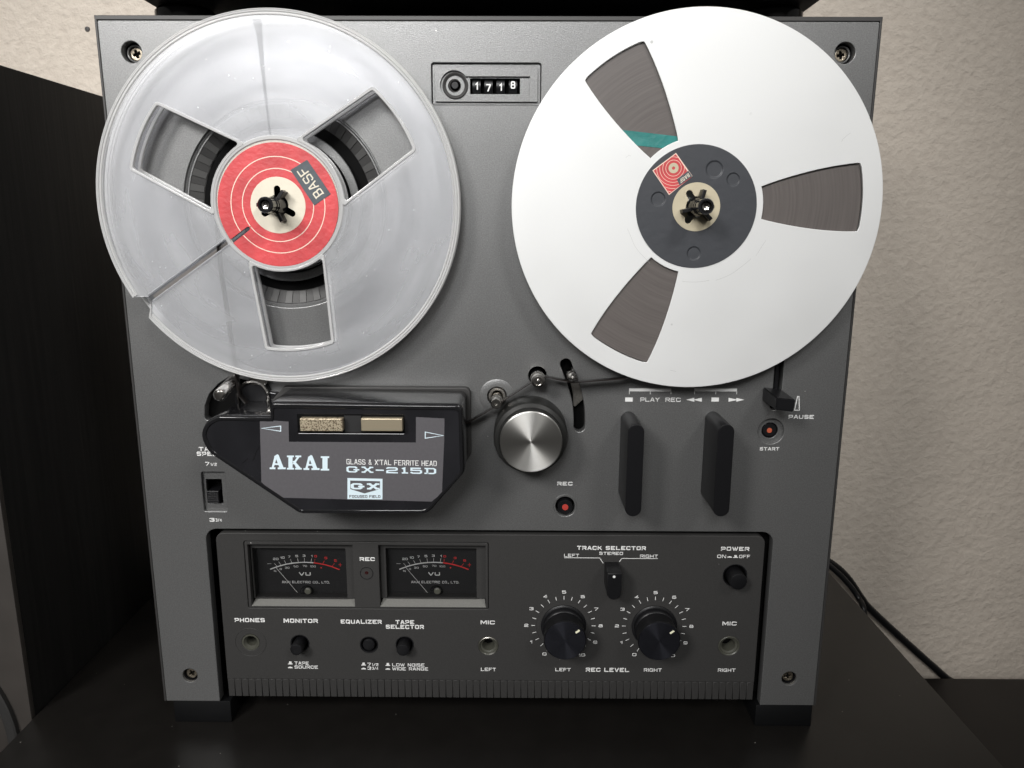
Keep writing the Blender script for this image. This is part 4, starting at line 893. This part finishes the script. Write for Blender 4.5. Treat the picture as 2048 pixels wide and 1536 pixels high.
# ================================================================== REELS
def local_frame(c, a):
    u = Vector((math.cos(R(a)), math.sin(R(a)))); v = Vector((-u.y, u.x)); c = Vector(c)
    return lambda p, q: tuple(c + u * p + v * q)
# ---- right: aluminium reel
rc_ = (98.4, 271.2)
RR_ = empty('aluminium_reel', (98.4, -8, 271.2), 'white aluminium tape reel full of brown tape, mounted right of the counter', 'tape reel')
RAD = 86.8; DL = 12.0
def awin(a):
    f = local_frame(rc_, a); out = []
    hw = lambda r: 7.7 + (15.6 - 7.7) * (1 - ((77 - r) / 46.0) ** 1.75)
    out += [f(math.sqrt(max(31.2 ** 2 - q * q, 0)), q) for q in np.linspace(7.4, -7.4, 7)]
    out += [f(r, -hw(r)) for r in np.linspace(34, 74.5, 12)]
    out += [f(75.6, -15.4), f(76.0, -14.6)] + [f(math.sqrt(77.6 ** 2 - q * q), q) for q in np.linspace(-13.4, 13.4, 9)] + [f(76.0, 14.6), f(75.6, 15.4)]
    out += [f(r, hw(r)) for r in np.linspace(74.5, 34, 12)]
    return out
wins = [awin(a) for a in (3.3, 122.4, 243.2)]
plate('flange', [circ(*rc_, RAD, 180)] + wins + [circ(*rc_, 11.0, 48)], DL - .9, DL, alu_m, RR_, .22, 2)
plate('flange', [circ(*rc_, RAD, 180)] + wins, 3.4, 4.2, alu_m, RR_, .2, 2)
lathe('tape_pack', [(28, 4.6), (77.2, 4.6), (77.4, 4.8), (77.4, 10.4), (77.2, 10.55), (28, 10.55)], *rc_, tape_m, RR_, 160)
lathe('hub', [(28, 4.4), (28, 10.9), (11, 10.9)], *rc_, slate_m, RR_, 64)
def scr_arc(r, a0, a1, w=.1):
    c = rc_; return [(c[0] + (r + .25 * math.sin(t * .3)) * math.cos(R(t)), c[1] + r * math.sin(R(t))) for t in np.linspace(a0, a1, 24)]
scratch_m = mat('scratch_in_aluminium', (.42, .42, .41), .6, .3)
lines('scratch', [scr_arc(33.6, 198, 232), scr_arc(36.2, 288, 318), scr_arc(35.3, 262, 283), scr_arc(37.0, 322, 335), pts([(1683, 284), (1686, 278), (1695, 270), (1701, 266)], DL), pts([(1252, 315), (1258, 310), (1261, 312)], DL), pts([(1340, 740), (1352, 743)], DL)], .09, DL - .03, scratch_m, RR_)
# teal leader lying on the pack
tl = pts([(1225, 257.5), (1360, 273.3), (1360, 301), (1330, 297), (1258, 289.5), (1215, 286)], 10.6)
plate('leader_tape', [tl], 10.57, 10.72, teal_m, RR_, 0, smooth=0)
def star(c, angs, r_in, r_out, w):
    out = []
    for i, a in enumerate(angs):
        f = local_frame(c, a); out += [f(r_in * .95, -w)] + [f(r_out - w + w * math.cos(t), w * math.sin(t)) for t in np.linspace(-math.pi / 2, math.pi / 2, 9)] + [f(r_in * .95, w)]
        b = angs[(i + 1) % 3]; b = b + 360 if b < a else b
        s0 = a + math.degrees(math.atan2(w, r_in)) + 3; s1 = b - math.degrees(math.atan2(w, r_in)) - 3
        out += [(c[0] + r_in * math.cos(R(s0 + (s1 - s0) * k / 5)), c[1] + r_in * math.sin(R(s0 + (s1 - s0) * k / 5))) for k in range(6)]
    return out
lc = (98.2, 270.9)
LBd = plate('label_disc', [circ(*lc, 28.3, 120), circ(*lc, 11.15, 60)], DL + .02, DL + .3, slatelabel_m, RR_, .08)
plate('label_centre', [circ(*lc, 11.2, 60), star(lc, (0, 120, 240), 4.9, 8.6, 1.55)], DL - .7, DL + .42, creamdk_m, RR_, .15)
# square label: corners (mm) on the disc
DQ = DL + .35
sq = pts([(1304.7, 341), (1338, 390), (1385, 352.3), (1352, 305.7)], DQ)
SQ = flat('square_label', [sq], DQ, ringline_m, RR_, .06)
P0, P1, P3 = Vector(sq[0]), Vector(sq[1]), Vector(sq[3]); eu = (P3 - P0); ev = (P1 - P0)
def sqp(u, v): return tuple(P0 + eu * u + ev * v)     # u along upper-left edge, v towards lower right
sqc = flat('red_field', [[sqp(.03, .03), sqp(.97, .03), sqp(.97, .70), sqp(.70, .70) if False else sqp(.97, .70), sqp(.97, .97), sqp(.03, .97)]], DQ + .07, paper_red, RR_, .05)
cc = Vector(pts([(1347, 336.2)], DQ)[0])
def clip_ring(r, w=.09):
    segs = []; cur = []
    for k in range(97):
        a = 2 * math.pi * k / 96; p = cc + Vector((math.cos(a), math.sin(a))) * r; d_ = p - P0
        den = eu.x * ev.y - eu.y * ev.x; u = (d_.x * ev.y - d_.y * ev.x) / den; v = (eu.x * d_.y - eu.y * d_.x) / den
        if .04 < u < .96 and .04 < v < .96 and not (u > .50 and v > .68 and False): cur.append(tuple(p))
        else:
            if len(cur) > 1: segs.append(cur)
            cur = []
    if len(cur) > 1: segs.append(cur)
    return segs
rings = []
for r in (3.6, 5.0, 6.4, 7.8, 9.2, 10.6, 12.0): rings += clip_ring(r)
lines('ring_print', rings, .2, DQ + .08, ringline_m, RR_)
flat('target_print', [circ(cc.x, cc.y, 2.35, 32), circ(cc.x, cc.y, .75, 16)], DQ + .16, creamdk_m, RR_, .06)
# black brand box: lower-right edge
bxp = pts([(1379, 344), (1353, 360), (1358.5, 371), (1385, 353)], DQ + .2)
flat('brand_box', [pts([(1376.5, 341.5), (1353.5, 358.5), (1359.3, 370.5), (1384.2, 352.2)], DQ + .2)], DQ + .24, slate_m, RR_, .06)
bc = at(1369, 356.3, DQ + .3)
text_mm('BASF', bc[0], bc[1], 5.3, 1.75, DQ + .3, cream_m, RR_, .18, rot=180 + 36.5)

# ---- left: clear plastic reel
lcn = (-98.3, 271.6)
LR_ = empty('clear_plastic_reel', (-98.4, -8, 271.2), 'transparent plastic tape reel with red label, nearly empty, mounted left of the counter', 'tape reel')
RL_ = 85.6
def cwin(a, grow=0.0, c=lcn):
    f = local_frame(c, a); g = grow
    ri = 31.4 - g; ro = 69 + g; vi = 18.6 + g; vo = 15.9 + g
    p = [f(math.sqrt(ri * ri - q * q) if abs(q) < ri else 0, q) for q in np.linspace(vi * .93, -vi * .93, 11)]
    p += [f(math.sqrt(ro * ro - q * q), q) for q in np.linspace(-vo, vo, 11)]
    return p
def soft(poly, r=1.3):
    N = len(poly); rr = [0] * N
    for i in (0, 10, 11, 21): rr[i] = r
    return rounded(poly, rr, 4)
WA = (34.5, 153.3, 275.6)
def rimpoly(c, rad, notch=True, inset=0):
    n = 200
    if not notch: return circ(*c, rad, n)
    f = local_frame(c, 214.6)
    a_hi, a_lo = 211.3, 219.2         # upper and lower mouth of the notch on the rim
    out = [(c[0] + rad * math.cos(R(t)), c[1] + rad * math.sin(R(t))) for t in np.linspace(a_lo + inset * .6, a_hi + 360 - inset * .6, n)]
    out += [f(rad - 5.6, -1.25 - inset * .5 + 0), f(21.5, -1.15 - inset * .4), f(20, 0), f(21.5, 1.15 + inset * .4), f(rad - 6.8, 1.25 + inset * .5)]
    return out
# order: going round ccw ends at a_hi (smaller angle side); tangential offset negative = smaller angle
FR = plate('front_flange', [rimpoly(lcn, RL_ - .9)] + [soft(cwin(a)) for a in WA] + [circ(*lcn, 9.8, 40)], 11.0, 11.9, flange_m, LR_, .2, 2)
FB = plate('back_flange', [circ(*lcn, RL_ - .9, 180)] + [soft(cwin(a)) for a in WA] + [circ(*lcn, 9.8, 40)], 3.4, 4.2, backflange_m, LR_, .2, 2)
reflection_m = clear_plastic('reflection_tint', .0, (.7, .7, .71), .2, (.955, .955, .955))
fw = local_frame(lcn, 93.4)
plate('painted_reflection', [[fw(31.5, -.45), fw(52, -.7), fw(70, -1.5), fw(81.5, -2.4), fw(81.5, 2.2), fw(76, .9), fw(52, .6), fw(31.5, .4)]], 11.92, 11.96, reflection_m, LR_, 0, smooth=0)  # dark reflection on the flange, put in as a tapered tinted strip
# raised rims
def rim(name, d0, d1, notch):
    a_hi, a_lo = 211.3, 219.2
    prof = [(RL_ - 3.2, d1 - .5), (RL_ - 3.0, d1), (RL_ - 2.7, d1 + .35), (RL_ - 2.35, d1 + .35), (RL_ - 2.05, d1 - .15), (RL_ - 1.75, d1 - .15), (RL_ - 1.45, d1 + .35), (RL_ - 1.15, d1 + .35), (RL_ - .9, d1 - .05), (RL_ - .6, d1 + .1), (RL_ - .2, d1), (RL_, d1 - .6), (RL_, d0 + .5), (RL_ - .4, d0), (RL_ - 2.6, d0)]
    V = []; F = []; n = 220; aa = np.linspace(a_lo, a_hi + 360, n) if notch else np.linspace(0, 360, n)
    P = len(prof)
    for t in aa:
        for r, d in prof: V.append((lcn[0] + r * math.cos(R(t)), -d, lcn[1] + r * math.sin(R(t))))
    for i in range(n - 1):
        for j in range(P): F.append((i * P + j, i * P + (j + 1) % P, (i + 1) * P + (j + 1) % P, (i + 1) * P + j))
    if notch: F.append(tuple(range(P))); F.append(tuple((n - 1) * P + j for j in range(P))[::-1])
    return raw(name, V, F, rim_m, LR_, 25)
rim('front_rim', 11.0, 12.1, True); rim('back_rim', 3.2, 4.3, False)
for d0, d1 in ((10.4, 12.6), (3.2, 4.9)):
    for a in WA:
        plate('window_frame', [soft(cwin(a, 1.15), 2.0), soft(cwin(a, -.25))], d0, d1, rim_m, LR_, .35, 3)
# slot walls in the front flange
f = local_frame(lcn, 214.6)
for s in (-1, 1):
    plate('slot_edge', [[f(30.4, s * 1.3), f(78.3, s * 1.45), f(78.3, s * 2.1), f(30.4, s * 1.95)]], 11.0, 12.3, flange_m, LR_, .2)
slotrib_m = clear_plastic('smoky_slot_rib', .42, (.62, .58, .54), .12, (.9, .87, .84))
plate('slot_rib', [[f(30.2, -1.0), f(78.5, -1.15), f(78.5, 1.15), f(30.2, 1.0)]], 7.0, 7.6, slotrib_m, LR_, .1)
plate('slot_edge', [[f(78.8, 1.5), f(79.6, 2.3), (lcn[0] + 84.6 * math.cos(R(219.9)), lcn[1] + 84.6 * math.sin(R(219.9))), (lcn[0] + 85.2 * math.cos(R(219.1)), lcn[1] + 85.2 * math.sin(R(219.1)))]], 10.4, 12.3, rim_m, LR_, .2)
lathe('hub', [(31.2, 4.2), (31.2, 11.6), (30.6, 12.4), (29.3, 12.5), (28.9, 12.0)], *lcn, rim_m, LR_, 120)
lathe('tape_pack', [(29.0, 4.4), (31.0, 4.4), (31.0, 10.8), (29.0, 10.8)], *lcn, tape_m, LR_, 120, close=True)
lathe('hub_core', [(28.9, 4.4), (28.9, 11.7), (11, 11.7)], *lcn, cream_m, LR_, 96)
ll_ = (-98.25, 271.0)
def slotcut(f2): return [f2(17.8, -.75), f2(17.3, 0), f2(17.8, .75), f2(30, .85), f2(30, -.85)]
f2 = local_frame(ll_, 216)
# label outline with the slot notch
out = [(ll_[0] + 28.4 * math.cos(R(t)), ll_[1] + 28.4 * math.sin(R(t))) for t in np.linspace(216 + 2.0, 216 - 2.0 + 360, 140)]
out += [f2(18.2, -.9), f2(17.6, -.5), f2(17.4, 0), f2(17.6, .5), f2(18.2, .9)]
plate('red_label', [out, circ(*ll_, 12.9, 72)], 12.02, 12.3, paper_red, LR_, .06)
plate('label_centre', [circ(*ll_, 13.0, 72), star(ll_, (90, 210, 330), 4.9, 9.0, 1.5)], 11.75, 12.42, cream_m, LR_, .12)
flat('slot_floor', [[f2(16.5, -1.6), f2(28.3, -1.8), f2(28.3, 1.8), f2(16.5, 1.6)]], 11.8, slate_m, LR_, .1)
for r in (16.75, 22.1):
    seg = [(ll_[0] + r * math.cos(R(t)), ll_[1] + r * math.sin(R(t))) for t in np.linspace(216 + 3.6 * 22 / r if r > 17 else 216, 216 - 3.6 * 22 / r + 360 if r > 17 else 575.9, 120)]
    lines('ring_print', [seg], .42, 12.3, ringline_m, LR_)
bq = pts([(580, 345), (615.5, 325.5), (658.5, 391.5), (629, 411.5)], 12.4)
bq = pts([(581, 340), (614.5, 319.5), (661.5, 388), (628.5, 411)], 12.4)
flat('brand_box', [bq], 12.44, slate_m, LR_, .07)
bcx, bcz = at(621, 365, 12.5)
text_mm('BASF', bcx, bcz, 14.8, 4.8, 12.5, cream_m, LR_, .13, rot=124)

# ---- running tape
def strip(name, P, d0, d1, mt):
    V = []; F = []
    for x, z in P: V += [(x, -d0, z), (x, -d1, z)]
    n = len(P)
    for i in range(n - 1): F.append((2 * i, 2 * i + 1, 2 * i + 3, 2 * i + 2))
    me = bpy.data.meshes.new(name); me.from_pydata(V, [], F); o = finish(name, me, mt, None, 40)
    md = o.modifiers.new('thickness', 'SOLIDIFY'); md.thickness = .00006; return o
gp = at(458, 764, 6)
tp = [(ll_[0] - 31.1, 271), (ll_[0] - 30.9, 240), (gp[0] + 5.2, gp[1] + 1.5), at(480, 790, 8), at(500, 812, 8), at(640, 880, 8), at(880, 880, 8), at(933, 846, 8), at(986, 815, 8), at(1003, 803, 8), at(1063, 764, 8), at(1070, 757, 8), at(1079, 752.5, 8), at(1090, 752, 8), at(1136, 762, 8), at(1146, 764, 8), at(1246, 756.5, 8)]
a_ = at(1246, 756.5, 8)
tp += [(rc_[0] + 77.6 * math.cos(R(t)), rc_[1] + 77.6 * math.sin(R(t))) for t in (262, 268, 275)]
RT = strip('running_tape', tp, 4.7, 10.9, strip_m); tag(RT, 'thin brown recording tape threaded from the clear reel past the pinch wheel', 'magnetic tape')

# ---- small dot on the wall
dx, dy, dz = vy(174, 58, 299.4)
sp = lathe('wall_plug_hole', [(2.2, -299.9), (1.8, -299.2), (0.01, -299.1)], dx, dz, edge_m, None, 16); tag(sp, 'tiny dark nail head in the cream wall above the speaker', 'nail')
bpy.context.view_layer.update()
